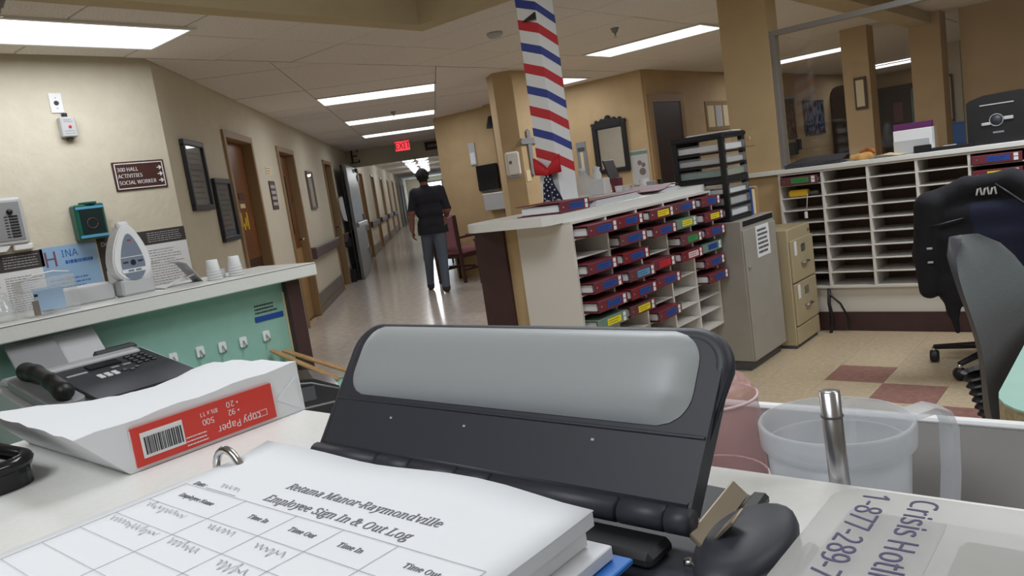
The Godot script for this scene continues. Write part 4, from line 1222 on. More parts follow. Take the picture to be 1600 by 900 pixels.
	bx(t, "plate", Vector3(-0.14, -0.15, 0), Vector3(0.14, 0.15, 0.01), M.brown_sign, 0.003)
	part(t, "lettering", scribbles(0.22, 0.24, 4, 0.034, 85, 0.2), M.light_grey, Vector3(0, 0, 0.01))
	t = thing("wall_note", "pale taped note above the dark room number sign", "note", H(-1.669, 1.8, 8.35), -HA + PI / 2)
	bx(t, "sheet", Vector3(-0.15, -0.05, 0), Vector3(0.15, 0.05, 0.002), M.cream)
	part(t, "printed_lines", scribbles(0.26, 0.08, 3, 0.008, 86), M.ink_pale, Vector3(0, 0, 0.002))
	# signs over the fire doors
	t = thing("letter_ornament", "dark hanging letter E on the beam over the fire doors", "sign", H(-1.48, 2.15, 16.19), -HA)
	words(t, "letter", "E", 0.27, M.melamine_dark, Vector3(0, 0.14, 0.02), Vector3.ZERO, 0.03, true)
	t = thing("exit_sign", "red glowing exit sign hung before the fire doors", "sign", H(-0.45, 2.3, 15.0), -HA)
	bx(t, "housing", Vector3(-0.15, -0.1, -0.03), Vector3(0.15, 0.1, 0.0), M.light_grey, 0.006)
	bx(t, "face", Vector3(-0.135, -0.088, 0), Vector3(0.135, 0.088, 0.006), M.exit_glow)
	words(t, "lettering", "EXIT", 0.11, M.bow_red, Vector3(0, 0, 0.006))
	bx(t, "stem", Vector3(-0.02, 0.1, -0.02), Vector3(0.02, 0.12, -0.005), M.mid_grey)
	t = thing("hall_sign", "brown lettered sign on the beam beside the exit sign", "sign", H(0.23, 2.3, 16.19), -HA)
	bx(t, "plate", Vector3(-0.26, -0.085, 0), Vector3(0.26, 0.085, 0.015), M.brown_sign, 0.004)
	part(t, "lettering", scribbles(0.4, 0.1, 1, 0.055, 87, 0.05), M.mid_grey, Vector3(0, 0, 0.015))
	# on the pillar
	t = thing("soap_dispenser", "cream hand sanitizer dispenser on the pillar", "dispenser", H(0.83, 1.49, 7.84), -HA)
	bx(t, "housing", Vector3(-0.07, -0.11, 0), Vector3(0.07, 0.13, 0.1), M.white_paint, 0.018)
	bx(t, "drip_tray", Vector3(-0.055, -0.135, 0.02), Vector3(0.055, -0.11, 0.095), M.mid_grey, 0.005)
	bx(t, "sensor_window", Vector3(-0.04, 0.01, 0.1), Vector3(-0.015, 0.04, 0.102), M.dark_grey)
	t = thing("wall_cross", "grey metal cross hanging on the tan pillar", "cross", Vector3(6.29, 1.58, -4.948))
	part(t, "upright_bar", MB.new().prism(PackedVector2Array([Vector2(-0.03, 0.23), Vector2(0, 0.25), Vector2(0.03, 0.23), Vector2(0.026, -0.2), Vector2(0, -0.23), Vector2(-0.026, -0.2)]), 0, 0.02, upright()), M.mid_grey)
	part(t, "cross_bar", MB.new().prism(PackedVector2Array([Vector2(-0.13, 0.1), Vector2(-0.14, 0.13), Vector2(-0.12, 0.16), Vector2(0.12, 0.16), Vector2(0.14, 0.13), Vector2(0.13, 0.1)]), 0.002, 0.024, upright()), M.mid_grey)
	t = thing("pillar_plate", "tan switch plate low on the pillar beside the cross", "switch", Vector3(6.22, 1.36, -4.948))
	bx(t, "plate", Vector3(-0.036, -0.058, 0), Vector3(0.036, 0.058, 0.006), M.cream, 0.002)
	# on the wall with the mirror (faces -x)
	mirror()
	t = thing("thermometer_board", "tall narrow grey chart on the mirror wall", "chart", Vector3(8.348, 1.48, -5.72), -PI / 2)
	bx(t, "board", Vector3(-0.075, -0.22, 0), Vector3(0.075, 0.22, 0.006), M.mid_grey)
	bx(t, "heading", Vector3(-0.055, 0.1, 0.006), Vector3(0.055, 0.15, 0.008), M.dark_grey)
	bx(t, "pale_column", Vector3(-0.022, -0.12, 0.006), Vector3(0.022, 0.09, 0.008), M.cream)
	t = thing("wall_poster", "pale poster with grey figures beside the black mirror", "poster", Vector3(8.348, 1.28, -4.89), -PI / 2)
	bx(t, "sheet", Vector3(-0.12, -0.21, 0), Vector3(0.12, 0.21, 0.004), M.light_grey)
	bx(t, "green_border", Vector3(-0.12, 0.15, 0.004), Vector3(0.12, 0.19, 0.005), M.sage)
	for q in [[0.0, 0.05, 0.03], [0.05, 0.02, 0.028], [0.03, -0.06, 0.045]]:
		part(t, "figure", MB.new().lathe([Vector2(0, 0.002), Vector2(q[2], 0.002), Vector2(q[2], 0)], 14, Transform3D(Basis(Vector3(1, 0, 0), Vector3(0, 0, 1), Vector3(0, -1, 0)), Vector3(q[0], q[1], 0.004))), M.guard_grey)
	t = thing("wall_television", "dark flat screen on the wall down by the hallway", "television", Vector3(8.348, 1.44, -7.35), -PI / 2)
	bx(t, "screen", Vector3(-0.19, -0.18, 0.02), Vector3(0.2, 0.18, 0.06), M.black_gloss, 0.006)
	bx(t, "mount", Vector3(-0.06, -0.06, 0), Vector3(0.06, 0.06, 0.02), M.black)
	bx(t, "lower_bezel", Vector3(-0.17, -0.2, 0.02), Vector3(0.19, -0.18, 0.05), M.dark_grey)
	t = thing("white_bin", "white wall box under the dark flat screen", "box", Vector3(8.348, 1.09, -7.22), -PI / 2)
	bx(t, "body", Vector3(-0.2, -0.12, 0), Vector3(0.2, 0.12, 0.12), M.light_grey, 0.006)
	bx(t, "rim", Vector3(-0.205, 0.105, 0), Vector3(0.205, 0.125, 0.125), M.white, 0.003)
	var d := struct("door_41", MB.new().box(Vector3(-0.02, 0, -7.14), Vector3(0, 2.1, -7.04)).box(Vector3(-0.02, 2.03, -7.04), Vector3(0, 2.1, -6.2)).box(Vector3(-0.02, 0, -6.3), Vector3(0, 2.03, -6.2)), M.maroon_dull, Vector3(8.349, 0, 0), 0.0, "maroon framed door behind the pillar")
	bx(d, "leaf", Vector3(-0.012, 0.01, -7.04), Vector3(0, 2.03, -6.3), M.wood_red)
	t = thing("wall_lantern", "black wall lantern high behind the pillar", "lantern", Vector3(8.348, 2.2, -7.1), -PI / 2)
	bx(t, "back_plate", Vector3(-0.04, -0.08, 0), Vector3(0.04, 0.08, 0.015), M.black, 0.004)
	part(t, "shade", MB.new().lathe([Vector2(0.0, -0.1), Vector2(0.075, -0.1), Vector2(0.07, -0.06), Vector2(0.03, 0.06), Vector2(0, 0.07)], 12), M.black, Vector3(0, 0, 0.09))
	t = thing("hall_picture", "small pale frame on the wall end beside the dark screen", "picture", Vector3(8.348, 1.8, -7.6), -PI / 2)
	bx(t, "frame", Vector3(-0.06, -0.16, 0), Vector3(0.06, 0.16, 0.02), M.light_grey, 0.003)
	bx(t, "print", Vector3(-0.045, -0.14, 0.02), Vector3(0.045, 0.02, 0.022), M.paper)
	# dark door and notices on the far wall
	var dd := struct("door_42", MB.new().box(Vector3(8.42, 0, 0), Vector3(8.5, 2.12, 0.03)).box(Vector3(9.22, 0, 0), Vector3(9.3, 2.12, 0.03)).box(Vector3(8.5, 2.03, 0), Vector3(9.22, 2.12, 0.03)), M.frame_tan, Vector3(0, 0, -4.731), 0.0, "dark brown door in the far wall near the mirror")
	bx(dd, "leaf", Vector3(8.5, 0.01, 0), Vector3(9.22, 2.03, 0.018), M.door_dark, 0.002)
	part(dd, "knob", MB.new().smooth().lathe([Vector2(0, 0.06), Vector2(0.025, 0.055), Vector2(0.03, 0.04), Vector2(0.012, 0.02), Vector2(0.012, 0)], 14, Transform3D(Basis(Vector3(1, 0, 0), Vector3(0, 0, 1), Vector3(0, -1, 0)), Vector3(9.08, 1.2, 0.018))), M.chrome)
	t = thing("wall_notice", "tan notice board on the far wall beside the dark door", "notice", Vector3(10.35, 1.82, -4.73))
	bx(t, "board", Vector3(-0.4, -0.2, 0), Vector3(0.4, 0.2, 0.012), M.frame_tan, 0.003)
	for k in 3:
		bx(t, "paper_sheet", Vector3(-0.35 + 0.25 * k, -0.15, 0.012), Vector3(-0.15 + 0.25 * k, 0.14, 0.014), [M.cream, M.light_grey, M.cream][k])


func notice(_n: String, label: String, at: Vector3, w: float, h: float, head: float, seed_: int) -> void:
	var t := thing("printed_notice", label, "notice", at)
	bx(t, "sheet", Vector3(-w / 2, -h / 2, 0), Vector3(w / 2, h / 2, 0.002), M.paper)
	bx(t, "heading", Vector3(-w / 2, h / 2 - head, 0.002), Vector3(w / 2, h / 2, 0.003), M.print_dark)
	part(t, "heading_lines", scribbles(w * 0.4, head * 0.75, 5, 0.004, seed_, 0.1), M.light_grey, Vector3(w * 0.25, h / 2 - head / 2, 0.003))
	for s in [-0.24, 0.24]:
		part(t, "printed_lines", scribbles(w * 0.42, h - head - 0.06, 22, 0.005, seed_ + 5 + int(s * 10)), M.ink_pale, Vector3(s * w, -head / 2, 0.002))
	if seed_ == 81:
		bx(t, "dark_side_panel", Vector3(-w / 2, -h / 2 + 0.2, 0.0025), Vector3(-w / 2 + 0.13, h / 2, 0.0035), M.print_dark)
		words(t, "lettering", "Domestic", 0.026, M.light_grey, Vector3(-w / 2 + 0.02, h / 2 - 0.045, 0.0035), Vector3.ZERO, 0.001, false, HORIZONTAL_ALIGNMENT_LEFT)
		part(t, "photo_print", MB.new().prism(rrect(0.1, 0.12, 0.03), 0, 0.001, upright(Vector3(-w / 2 + 0.07, -h / 2 + 0.27, 0.0035))), M.light_grey)


func hall_frame(at: Vector3, w: float, h: float, m: Material, bar: float, label: String) -> void:
	var t := thing("picture_frame", label, "picture", at, -HA + PI / 2)
	var b := MB.new()
	for s in [-1.0, 1.0]:
		b.box(Vector3(-w / 2, s * (h / 2 - bar / 2) - bar / 2, 0), Vector3(w / 2, s * (h / 2 - bar / 2) + bar / 2, 0.03), 0.005)
		b.box(Vector3(s * (w / 2 - bar / 2) - bar / 2, -h / 2 + bar, 0), Vector3(s * (w / 2 - bar / 2) + bar / 2, h / 2 - bar, 0.03), 0.005)
	part(t, "frame", b, m)
	var pr := bx(t, "print", Vector3(-w / 2 + bar, -h / 2 + bar, 0.004), Vector3(w / 2 - bar, h / 2 - bar, 0.009), M.mid_grey)
	part(pr, "printed_lines", scribbles(w - bar * 3.4, h - bar * 3.4, 9, 0.012, int(w * 1000 + at.x * 10), 0.3), M.dark_grey, Vector3(0, 0, 0.0026))
	bx(t, "glazing", Vector3(-w / 2 + bar, -h / 2 + bar, 0.014), Vector3(w / 2 - bar, h / 2 - bar, 0.017), M.pane)


func mirror() -> void:
	var t := thing("carved_mirror", "wall mirror in a black frame with a carved crest", "mirror", Vector3(8.349, 1.56, -5.26), -PI / 2)
	var b := MB.new()
	for s in [-1.0, 1.0]:
		b.box(Vector3(s * 0.215 - 0.03, -0.31, 0), Vector3(s * 0.215 + 0.03, 0.3, 0.05), 0.012)
		b.box(Vector3(-0.19, s * 0.275 - 0.03, 0), Vector3(0.19, s * 0.275 + 0.03, 0.05), 0.012)
	part(t, "frame", b, M.black)
	bx(t, "looking_glass", Vector3(-0.19, -0.25, 0.012), Vector3(0.19, 0.25, 0.016), M.mirror_glass)
	var cr := MB.new().smooth()
	for s in [-1.0, 1.0]:
		for q in [[0.0, 0.06, 0.035, 2.0], [0.09, 0.035, 0.026, 2.5], [0.17, 0.03, 0.022, 2.2], [0.235, 0.0, 0.02, 3.0]]:
			var pts := []
			for k in 14:
				var a: float = k * 0.62
				var r: float = q[2] * (1.0 - k / 18.0)
				pts.append(Vector3(s * (q[0] + r * cos(a)), 0.31 + q[1] + r * sin(a), 0.022))
			cr.tube(pts, 0.011, 6)
	part(t, "carved_crest", cr, M.black)
	part(t, "crest_base", MB.new().prism(PackedVector2Array([Vector2(-0.26, 0.3), Vector2(0.26, 0.3), Vector2(0.2, 0.335), Vector2(0.06, 0.37), Vector2(-0.06, 0.37), Vector2(-0.2, 0.335)]), 0.0, 0.03, upright()), M.black)


# ---------------------------------------------------------------- on the hub side counter and the inside desk
func left_counter_things() -> void:
	var y := 1.1455
	var n := 0
	for q in [[1.285, -2.39], [1.36, -2.385]]:
		var t := thing("paper_cups", ["stack of small white paper cups beside the brochure holder", "stack of small white paper cups toward the dark counter end"][n], "cup", Vector3(q[0], y, q[1]), 0.0, "paper cup stacks on the counter")
		n += 1
		part(t, "cup", MB.new().smooth().lathe([Vector2(0, 0.066), Vector2(0.017, 0.066), Vector2(0.018, 0.064), Vector2(0.0245, 0.0), Vector2(0.022, 0.0), Vector2(0.016, 0.06), Vector2(0, 0.06)], 20), M.white)
		for k in 4:
			part(t, "cup_rim", MB.new().smooth().tube(flat_ring(Vector3(0, 0.004 + 0.009 * k, 0), 0.0245 - 0.0009 * k, 18), 0.0014, 5), M.white)
	solo("medicine_cup", MB.new().smooth().lathe([Vector2(0, 0), Vector2(0.013, 0), Vector2(0.017, 0.03), Vector2(0.0155, 0.03), Vector2(0.012, 0.002), Vector2(0, 0.002)], 16), M.frosted, "single small clear cup between the two paper cup stacks", "cup", Vector3(1.325, y, -2.42))
	# egg-shaped monitor on its stand
	var t := thing("base_monitor", "white egg shaped monitor with a grey keypad on the counter", "monitor", Vector3(1.055, y, -2.44), 0.12)
	var egg := PackedVector2Array()
	for k in 36:
		var a := TAU * k / 36.0
		var w := 0.058 * (1.0 - 0.35 * sin(a))
		egg.append(Vector2(w * cos(a), 0.085 * sin(a) * (1.12 if sin(a) > 0 else 1.0)))
	part(t, "shell", MB.new().prism(egg, -0.04, 0.0, upright(Vector3(0, 0.125, 0))), M.white)
	var e2 := PackedVector2Array()
	var e3 := PackedVector2Array()
	for q in egg:
		e2.append(q * 0.93)
		e3.append(Vector2(q.x * 0.62, q.y * 0.8 - 0.012))
	part(t, "face_plate", MB.new().prism(e2, 0.0, 0.004, upright(Vector3(0, 0.125, 0))), M.white)
	part(t, "keypad", MB.new().prism(e3, 0.004, 0.006, upright(Vector3(0, 0.125, 0))), M.keypad)
	bx(t, "white_band", Vector3(-0.04, 0.117, 0.006), Vector3(0.04, 0.119, 0.0068), M.white)
	bx(t, "white_band", Vector3(-0.04, 0.07, 0.006), Vector3(0.04, 0.082, 0.0068), M.white)
	part(t, "round_button", MB.new().lathe([Vector2(0, 0.002), Vector2(0.008, 0.0015), Vector2(0.009, 0)], 12, Transform3D(Basis(Vector3(1, 0, 0), Vector3(0, 0, 1), Vector3(0, -1, 0)), Vector3(0.0, 0.1, 0.006))), M.navy)
	bx(t, "red_lamp", Vector3(-0.006, 0.168, 0.006), Vector3(0.006, 0.171, 0.0075), M.label_red)
	for s in [-1.0, 1.0]:
		bx(t, "key", Vector3(s * 0.024 - 0.008, 0.1, 0.006), Vector3(s * 0.024 + 0.008, 0.105, 0.007), M.ink)
		bx(t, "slide_key", Vector3(s * 0.012 - 0.009, 0.073, 0.0068), Vector3(s * 0.012 + 0.009, 0.079, 0.0078), M.keypad)
	bx(t, "top_knob", Vector3(-0.018, 0.205, -0.03), Vector3(0.018, 0.228, -0.006), M.white, 0.006)
	bx(t, "stand", Vector3(-0.05, 0.0, -0.05), Vector3(0.06, 0.05, 0.005), M.light_grey, 0.006)
	# brochure holder, bent sheet of plastic
	t = thing("brochure_holder", "empty grey plastic brochure holder leaning open on the counter", "brochure holder", Vector3(1.175, y, -2.43), -0.1)
	part(t, "back_sheet", MB.new().sheet([[Vector3(0.075, 0, 0.03), Vector3(0.075, 0, -0.06)], [Vector3(0.03, 0.07, 0.03), Vector3(0.03, 0.07, -0.06)], [Vector3(0.01, 0.078, 0.03), Vector3(0.01, 0.078, -0.06)], [Vector3(-0.05, 0.086, 0.03), Vector3(-0.05, 0.086, -0.06)]], Vector3(0, 0.002, 0)), M.light_grey)
	bx(t, "foot", Vector3(-0.05, 0, -0.06), Vector3(0.075, 0.003, 0.03), M.light_grey)
	part(t, "front_pocket", MB.new().sheet([[Vector3(-0.05, 0.002, 0.03), Vector3(-0.05, 0.002, -0.02)], [Vector3(0.05, 0.03, 0.03), Vector3(0.05, 0.03, -0.02)]], Vector3(0, 0.002, 0)), M.light_grey)
	# low acrylic tray with leaflets under the monitor
	t = thing("leaflet_tray", "low pale tray with leaflets before the blue poster", "tray", Vector3(0.895, y, -2.51))
	bx(t, "tray", Vector3(-0.08, 0, -0.05), Vector3(0.1, 0.05, 0.05), M.light_grey, 0.004)
	bx(t, "leaflet", Vector3(-0.07, 0.05, -0.04), Vector3(0.09, 0.054, 0.04), M.paper)
	# acrylic display holder
	t = thing("acrylic_holder", "clear acrylic holder with a bluish card and domed lid", "holder", Vector3(0.775, y, -2.37))
	bx(t, "box", Vector3(-0.065, 0, -0.04), Vector3(0.07, 0.1, 0.04), M.acrylic, 0.003)
	bx(t, "card", Vector3(-0.03, 0.012, 0.0), Vector3(0.045, 0.075, 0.004), M.poster_blue)
	bx(t, "grey_strip", Vector3(-0.062, 0.07, -0.036), Vector3(0.066, 0.1, 0.036), M.acrylic)
	part(t, "lid", MB.new().smooth().tube([Vector3(-0.055, 0.1, 0.03), Vector3(-0.03, 0.113, 0.03), Vector3(0.02, 0.116, 0.03), Vector3(0.06, 0.108, 0.03)], 0.003, 6), M.white)
	bx(t, "hinge_pin", Vector3(-0.05, 0.005, 0.04), Vector3(-0.035, 0.045, 0.044), M.guard_grey)
	bx(t, "black_latch", Vector3(-0.042, 0.055, 0.04), Vector3(-0.034, 0.062, 0.045), M.black)
	# squat glass bottle
	t = thing("glass_bottle", "squat clear glass bottle on the counter", "bottle", Vector3(0.675, y, -2.4))
	t.set_meta("label", "squat clear glass bottle before the notice under the silver panel")
	part(t, "body", MB.new().smooth().lathe([Vector2(0, 0), Vector2(0.028, 0), Vector2(0.031, 0.006), Vector2(0.032, 0.028), Vector2(0.022, 0.05), Vector2(0.013, 0.056), Vector2(0.012, 0.064), Vector2(0.015, 0.066), Vector2(0.015, 0.078), Vector2(0.012, 0.078), Vector2(0.011, 0.064), Vector2(0.02, 0.048), Vector2(0.029, 0.028), Vector2(0.028, 0.004), Vector2(0, 0.004)], 24), M.acrylic)
	# fax machine on the inside desk
	fax()


func flat_ring(c: Vector3, r: float, n: int) -> Array:
	var p := []
	for k in n + 1:
		p.append(c + Vector3(cos(TAU * k / n), 0, sin(TAU * k / n)) * r)
	return p


func fax() -> void:
	var t := thing("fax_machine", "grey and black fax machine with handset and keypad", "fax machine", Vector3(0.76, 0.7505, -2.09))
	# body with a sloping top: back 0.27 high, front 0.2
	var side := PackedVector2Array([Vector2(-0.2, 0), Vector2(0.2, 0), Vector2(0.2, 0.19), Vector2(-0.2, 0.255)])
	var tr := Transform3D(Basis(Vector3(0, 0, 1), Vector3(1, 0, 0), Vector3(0, 1, 0)), Vector3.ZERO)
	part(t, "body", MB.new().prism(side, -0.19, 0.185, tr), M.light_grey)
	var slope := atan2(0.065, 0.4)
	var top := Node3D.new()
	var pan := MB.new().prism(rrect(0.25, 0.34, 0.02), 0, 0.012)
	var po := part(t, "control_panel", pan, M.charcoal, Vector3(0.05, 0.2245, 0.015), Vector3(slope, 0, 0))
	top.free()
	part(po, "silver_edge", MB.new().smooth().tube([Vector3(-0.125, 0.008, -0.16), Vector3(-0.11, 0.01, -0.172), Vector3(0.11, 0.01, -0.172), Vector3(0.127, 0.008, -0.155), Vector3(0.127, 0.006, 0.17)], 0.004, 6), M.light_grey)
	bx(po, "display", Vector3(-0.05, 0.012, -0.1), Vector3(0.03, 0.016, -0.06), M.black_gloss)
	bx(po, "name_plate", Vector3(0.02, 0.012, -0.15), Vector3(0.08, 0.0135, -0.13), M.white)
	bx(po, "name_plate", Vector3(-0.11, 0.012, -0.06), Vector3(-0.06, 0.0135, -0.05), M.light_grey)
	for i in 4:
		for j in 3:
			bx(po, "key", Vector3(0.05 + 0.02 * j, 0.012, -0.1 + 0.024 * i), Vector3(0.064 + 0.02 * j, 0.017, -0.086 + 0.024 * i), M.black, 0.002)
	for i in 2:
		for j in 3:
			bx(po, "white_key", Vector3(-0.06 + 0.018 * j, 0.012, -0.005 + 0.018 * i), Vector3(-0.047 + 0.018 * j, 0.016, 0.008 + 0.018 * i), M.white, 0.001)
	for j in 3:
		bx(po, "navigation_key", Vector3(0.0 + 0.016 * j, 0.012, 0.0 + 0.01 * (j % 2)), Vector3(0.013 + 0.016 * j, 0.0165, 0.012 + 0.01 * (j % 2)), M.dark_grey, 0.002)
	for j in 2:
		bx(po, "grey_key", Vector3(-0.01 + 0.03 * j, 0.012, -0.04), Vector3(0.012 + 0.03 * j, 0.0155, -0.03), M.mid_grey, 0.002)
	# handset on the left
	part(t, "handset_cradle", MB.new().prism(rrect(0.08, 0.3, 0.03), 0, 0.02), M.mid_grey, Vector3(-0.135, 0.225, 0.03), Vector3(slope, 0, 0))
	part(t, "handset", bone_mesh([[Vector3(0, 0.012, -0.11), Vector3(0, 0.022, -0.05), 0.024, 0.018], [Vector3(0, 0.022, -0.05), Vector3(0, 0.022, 0.05), 0.018, 0.018], [Vector3(0, 0.022, 0.05), Vector3(0, 0.012, 0.11), 0.018, 0.024]], 0.006, func(_p): return Color.WHITE, 0.015), M.black, Vector3(-0.135, 0.252, 0.04), Vector3(slope, 0, 0))
	# document feeder and paper at the back
	part(t, "document_tray", MB.new().box(Vector3(-0.12, 0, -0.004), Vector3(0.1, 0.12, 0.004), 0.002), M.light_grey, Vector3(0.0, 0.25, -0.16), Vector3(-0.75, 0, 0))
	part(t, "paper_support", MB.new().box(Vector3(-0.13, 0, -0.003), Vector3(-0.01, 0.1, 0.003), 0.002), M.mid_grey, Vector3(0.0, 0.262, -0.15), Vector3(-0.75, 0, 0))
	bx(t, "feed_cover", Vector3(-0.17, 0.245, -0.17), Vector3(0.16, 0.265, -0.1), M.light_grey, 0.006)
	bx(t, "rear_cover", Vector3(0.06, 0.25, -0.2), Vector3(0.18, 0.275, -0.16), M.charcoal, 0.008)


# ---------------------------------------------------------------- in the hallway
func merged(list: Array) -> ArrayMesh:
	var st := SurfaceTool.new()
	st.begin(Mesh.PRIMITIVE_TRIANGLES)
	for q in list:
		st.append_from(q, 0, Transform3D.IDENTITY)
	return st.commit()


func hand_mesh(wrist: Vector3, along: Vector3, palm_out: Vector3, thumb_side: Vector3, tint: Callable) -> ArrayMesh:
	# a relaxed hand: palm, four curled fingers of unequal length and a thumb off the palm's side
	var a := along.normalized()
	var t := thumb_side.normalized()
	var c := palm_out.normalized()
	var b := []
	var mid := wrist + a * 0.045
	for k in 4:
		var off := t * (0.027 - 0.018 * k)
		b.append([wrist + off * 0.5, wrist + a * 0.082 + off, 0.015, 0.012])
		var l: float = [0.036, 0.041, 0.038, 0.029][k]
		var p0 := wrist + a * 0.085 + off
		var p1 := p0 + (a * 0.93 + c * 0.35) * l
		var p2 := p1 + (a * 0.6 + c * 0.8) * l * 0.75
		b.append([p0, p1, 0.0095, 0.0085])
		b.append([p1, p2, 0.0085, 0.0075])
	b.append([wrist + a * 0.015, mid + t * 0.03 + c * 0.012, 0.014, 0.0115])
	b.append([mid + t * 0.03 + c * 0.012, mid + t * 0.036 + a * 0.032 + c * 0.02, 0.0105, 0.0085])
	return bone_mesh(b, 0.005, tint, 0.006)


func hallway_things() -> void:
	person()
	# open fire door leaf folded back against the left wall
	var t := thing("fire_door", "tall grey steel fire door folded open against the hallway wall", "door", H(-1.5, 0, 15.0), -HA)
	part(t, "leaf", MB.new().box(Vector3(-0.025, 0.01, -1.22), Vector3(0.025, 2.06, 1.22), 0.004), M.steel_door, Vector3.ZERO, Vector3(0, 0.03, 0))
	bx(t, "push_bar", Vector3(0.03, 0.92, -0.9), Vector3(0.09, 1.0, 0.9), M.steel, 0.012)
	for y in [0.3, 1.0, 1.8]:
		bx(t, "hinge", Vector3(-0.04, y, -1.26), Vector3(0.02, y + 0.12, -1.22), M.steel)
	bx(t, "dark_edge", Vector3(-0.05, 0.0, 1.1), Vector3(-0.026, 2.05, 1.2), M.black)
	bx(t, "closer", Vector3(0.02, 1.96, -0.9), Vector3(0.08, 2.03, -0.6), M.dark_grey, 0.006)
	t = thing("hanging_cloth", "white cloth hanging behind the edge of the fire door", "cloth", H(-1.61, 1.28, 13.68), -HA)
	part(t, "cloth", MB.new().sheet([[Vector3(-0.03, 0.2, -0.08), Vector3(0.03, 0.22, 0), Vector3(-0.02, 0.2, 0.08)], [Vector3(-0.03, 0.0, -0.1), Vector3(0.04, 0.0, 0.0), Vector3(-0.02, 0.0, 0.1)], [Vector3(-0.02, -0.2, -0.07), Vector3(0.05, -0.22, 0.0), Vector3(0.0, -0.18, 0.07)]], Vector3(0.006, 0, 0)), M.light_grey)
	bx(t, "peg", Vector3(-0.055, 0.2, -0.015), Vector3(0.02, 0.225, 0.015), M.steel)
	t = thing("wall_bumper", "dark bumper box low on the wall behind the fire door", "bumper", H(-1.6, 0, 13.66), -HA)
	bx(t, "body", Vector3(-0.06, 0.0, -0.1), Vector3(0.04, 0.22, 0.1), M.black, 0.01)
	bx(t, "upper_block", Vector3(-0.06, 0.62, -0.06), Vector3(0.05, 0.78, 0.06), M.black, 0.01)
	# dining chairs by the open corner, turned to the screen
	dining_chair(H(0.24, 0, 11.3), -HA - 0.75, "pink padded armchair with dark legs standing behind the walking person")
	dining_chair(H(0.56, 0, 11.95), -HA - 0.85, "pink padded armchair beside the dark counter panel, next to its twin")
	# blue linen cart beyond
	t = thing("linen_cart", "blue covered cart with steel handles beyond the pink chairs", "cart", H(0.42, 0, 14.6), -HA)
	bx(t, "blue_cover", Vector3(-0.28, 0.7, -0.3), Vector3(0.06, 1.22, 0.3), M.cart_blue, 0.03)
	bx(t, "lower_tray", Vector3(-0.28, 0.15, -0.3), Vector3(0.3, 0.2, 0.3), M.steel, 0.01)
	for x in [-0.26, 0.28]:
		for z in [-0.27, 0.27]:
			part(t, "post", MB.new().smooth().tube([Vector3(x, 0.08, z), Vector3(x, 1.3, z)], 0.014, 8), M.steel)
			part(t, "caster", MB.new().smooth().lathe([Vector2(0, -0.015), Vector2(0.04, -0.015), Vector2(0.04, 0.015), Vector2(0, 0.015)], 12, Transform3D(Basis(Vector3(0, 1, 0), Vector3(1, 0, 0), Vector3(0, 0, 1)), Vector3(x, 0.04, z))), M.black)
	part(t, "handle", MB.new().smooth().tube([Vector3(0.1, 1.1, 0.28), Vector3(0.3, 1.16, 0.3), Vector3(0.4, 1.12, 0.3)], 0.016, 8), M.mid_grey)
	bx(t, "grey_bag", Vector3(0.07, 0.6, -0.26), Vector3(0.3, 1.1, 0.26), M.dark_grey, 0.03)
	solo("smoke_detector", MB.new().smooth().lathe([Vector2(0, -0.035), Vector2(0.045, -0.032), Vector2(0.06, -0.012), Vector2(0.062, 0.0), Vector2(0, 0.0)], 18), M.light_grey, "round smoke detector on the ceiling between post and beam", "detector", Vector3(4.55, CEIL, -3.75))
	t = thing("low_stool", "dark low table leg by the wall under the white box", "table", Vector3(7.95, 0, -7.1))
	t.set_meta("label", "small dark side table against the wall under the white box")
	bx(t, "table_top", Vector3(-0.2, 0.6, -0.2), Vector3(0.2, 0.63, 0.2), M.melamine_dark, 0.005)
	for x in [-0.17, 0.17]:
		for z in [-0.17, 0.17]:
			bx(t, "leg", Vector3(x - 0.015, 0, z - 0.015), Vector3(x + 0.015, 0.6, z + 0.015), M.melamine_dark)


func dining_chair(at: Vector3, turn: float, label: String) -> void:
	# faces local -z
	var t := thing("dining_chair", label, "chair", at, turn, "pink chairs by the hallway corner")
	bx(t, "seat", Vector3(-0.25, 0.4, -0.26), Vector3(0.25, 0.49, 0.22), M.fabric_pink, 0.03)
	part(t, "backrest", MB.new().box(Vector3(-0.23, 0.0, -0.035), Vector3(0.23, 0.5, 0.035), 0.03), M.fabric_pink, Vector3(0, 0.5, 0.23), Vector3(0.1, 0, 0))
	bx(t, "seat_rail", Vector3(-0.25, 0.36, -0.25), Vector3(0.25, 0.41, 0.22), M.wood_dark, 0.008)
	for s in [-1.0, 1.0]:
		part(t, "leg", MB.new().box(Vector3(-0.02, 0, -0.02), Vector3(0.02, 0.66, 0.02), 0.005), M.wood_dark, Vector3(s * 0.255, 0, -0.22))
		part(t, "leg", MB.new().box(Vector3(-0.02, 0, -0.02), Vector3(0.02, 0.98, 0.02), 0.005), M.wood_dark, Vector3(s * 0.245, 0, 0.24), Vector3(0.04, 0, 0))
		part(t, "arm_rail", MB.new().box(Vector3(-0.022, 0.64, -0.25), Vector3(0.022, 0.67, 0.26), 0.006), M.wood_dark, Vector3(s * 0.255, 0, 0))
		bx(t, "arm_pad", Vector3(s * 0.255 - 0.024, 0.67, -0.22), Vector3(s * 0.255 + 0.024, 0.7, 0.1), M.fabric_pink, 0.01)
		bx(t, "stretcher", Vector3(s * 0.25 - 0.012, 0.17, -0.21), Vector3(s * 0.25 + 0.012, 0.2, 0.23), M.wood_dark)
	bx(t, "stretcher", Vector3(-0.25, 0.2, -0.02), Vector3(0.25, 0.23, 0.01), M.wood_dark)


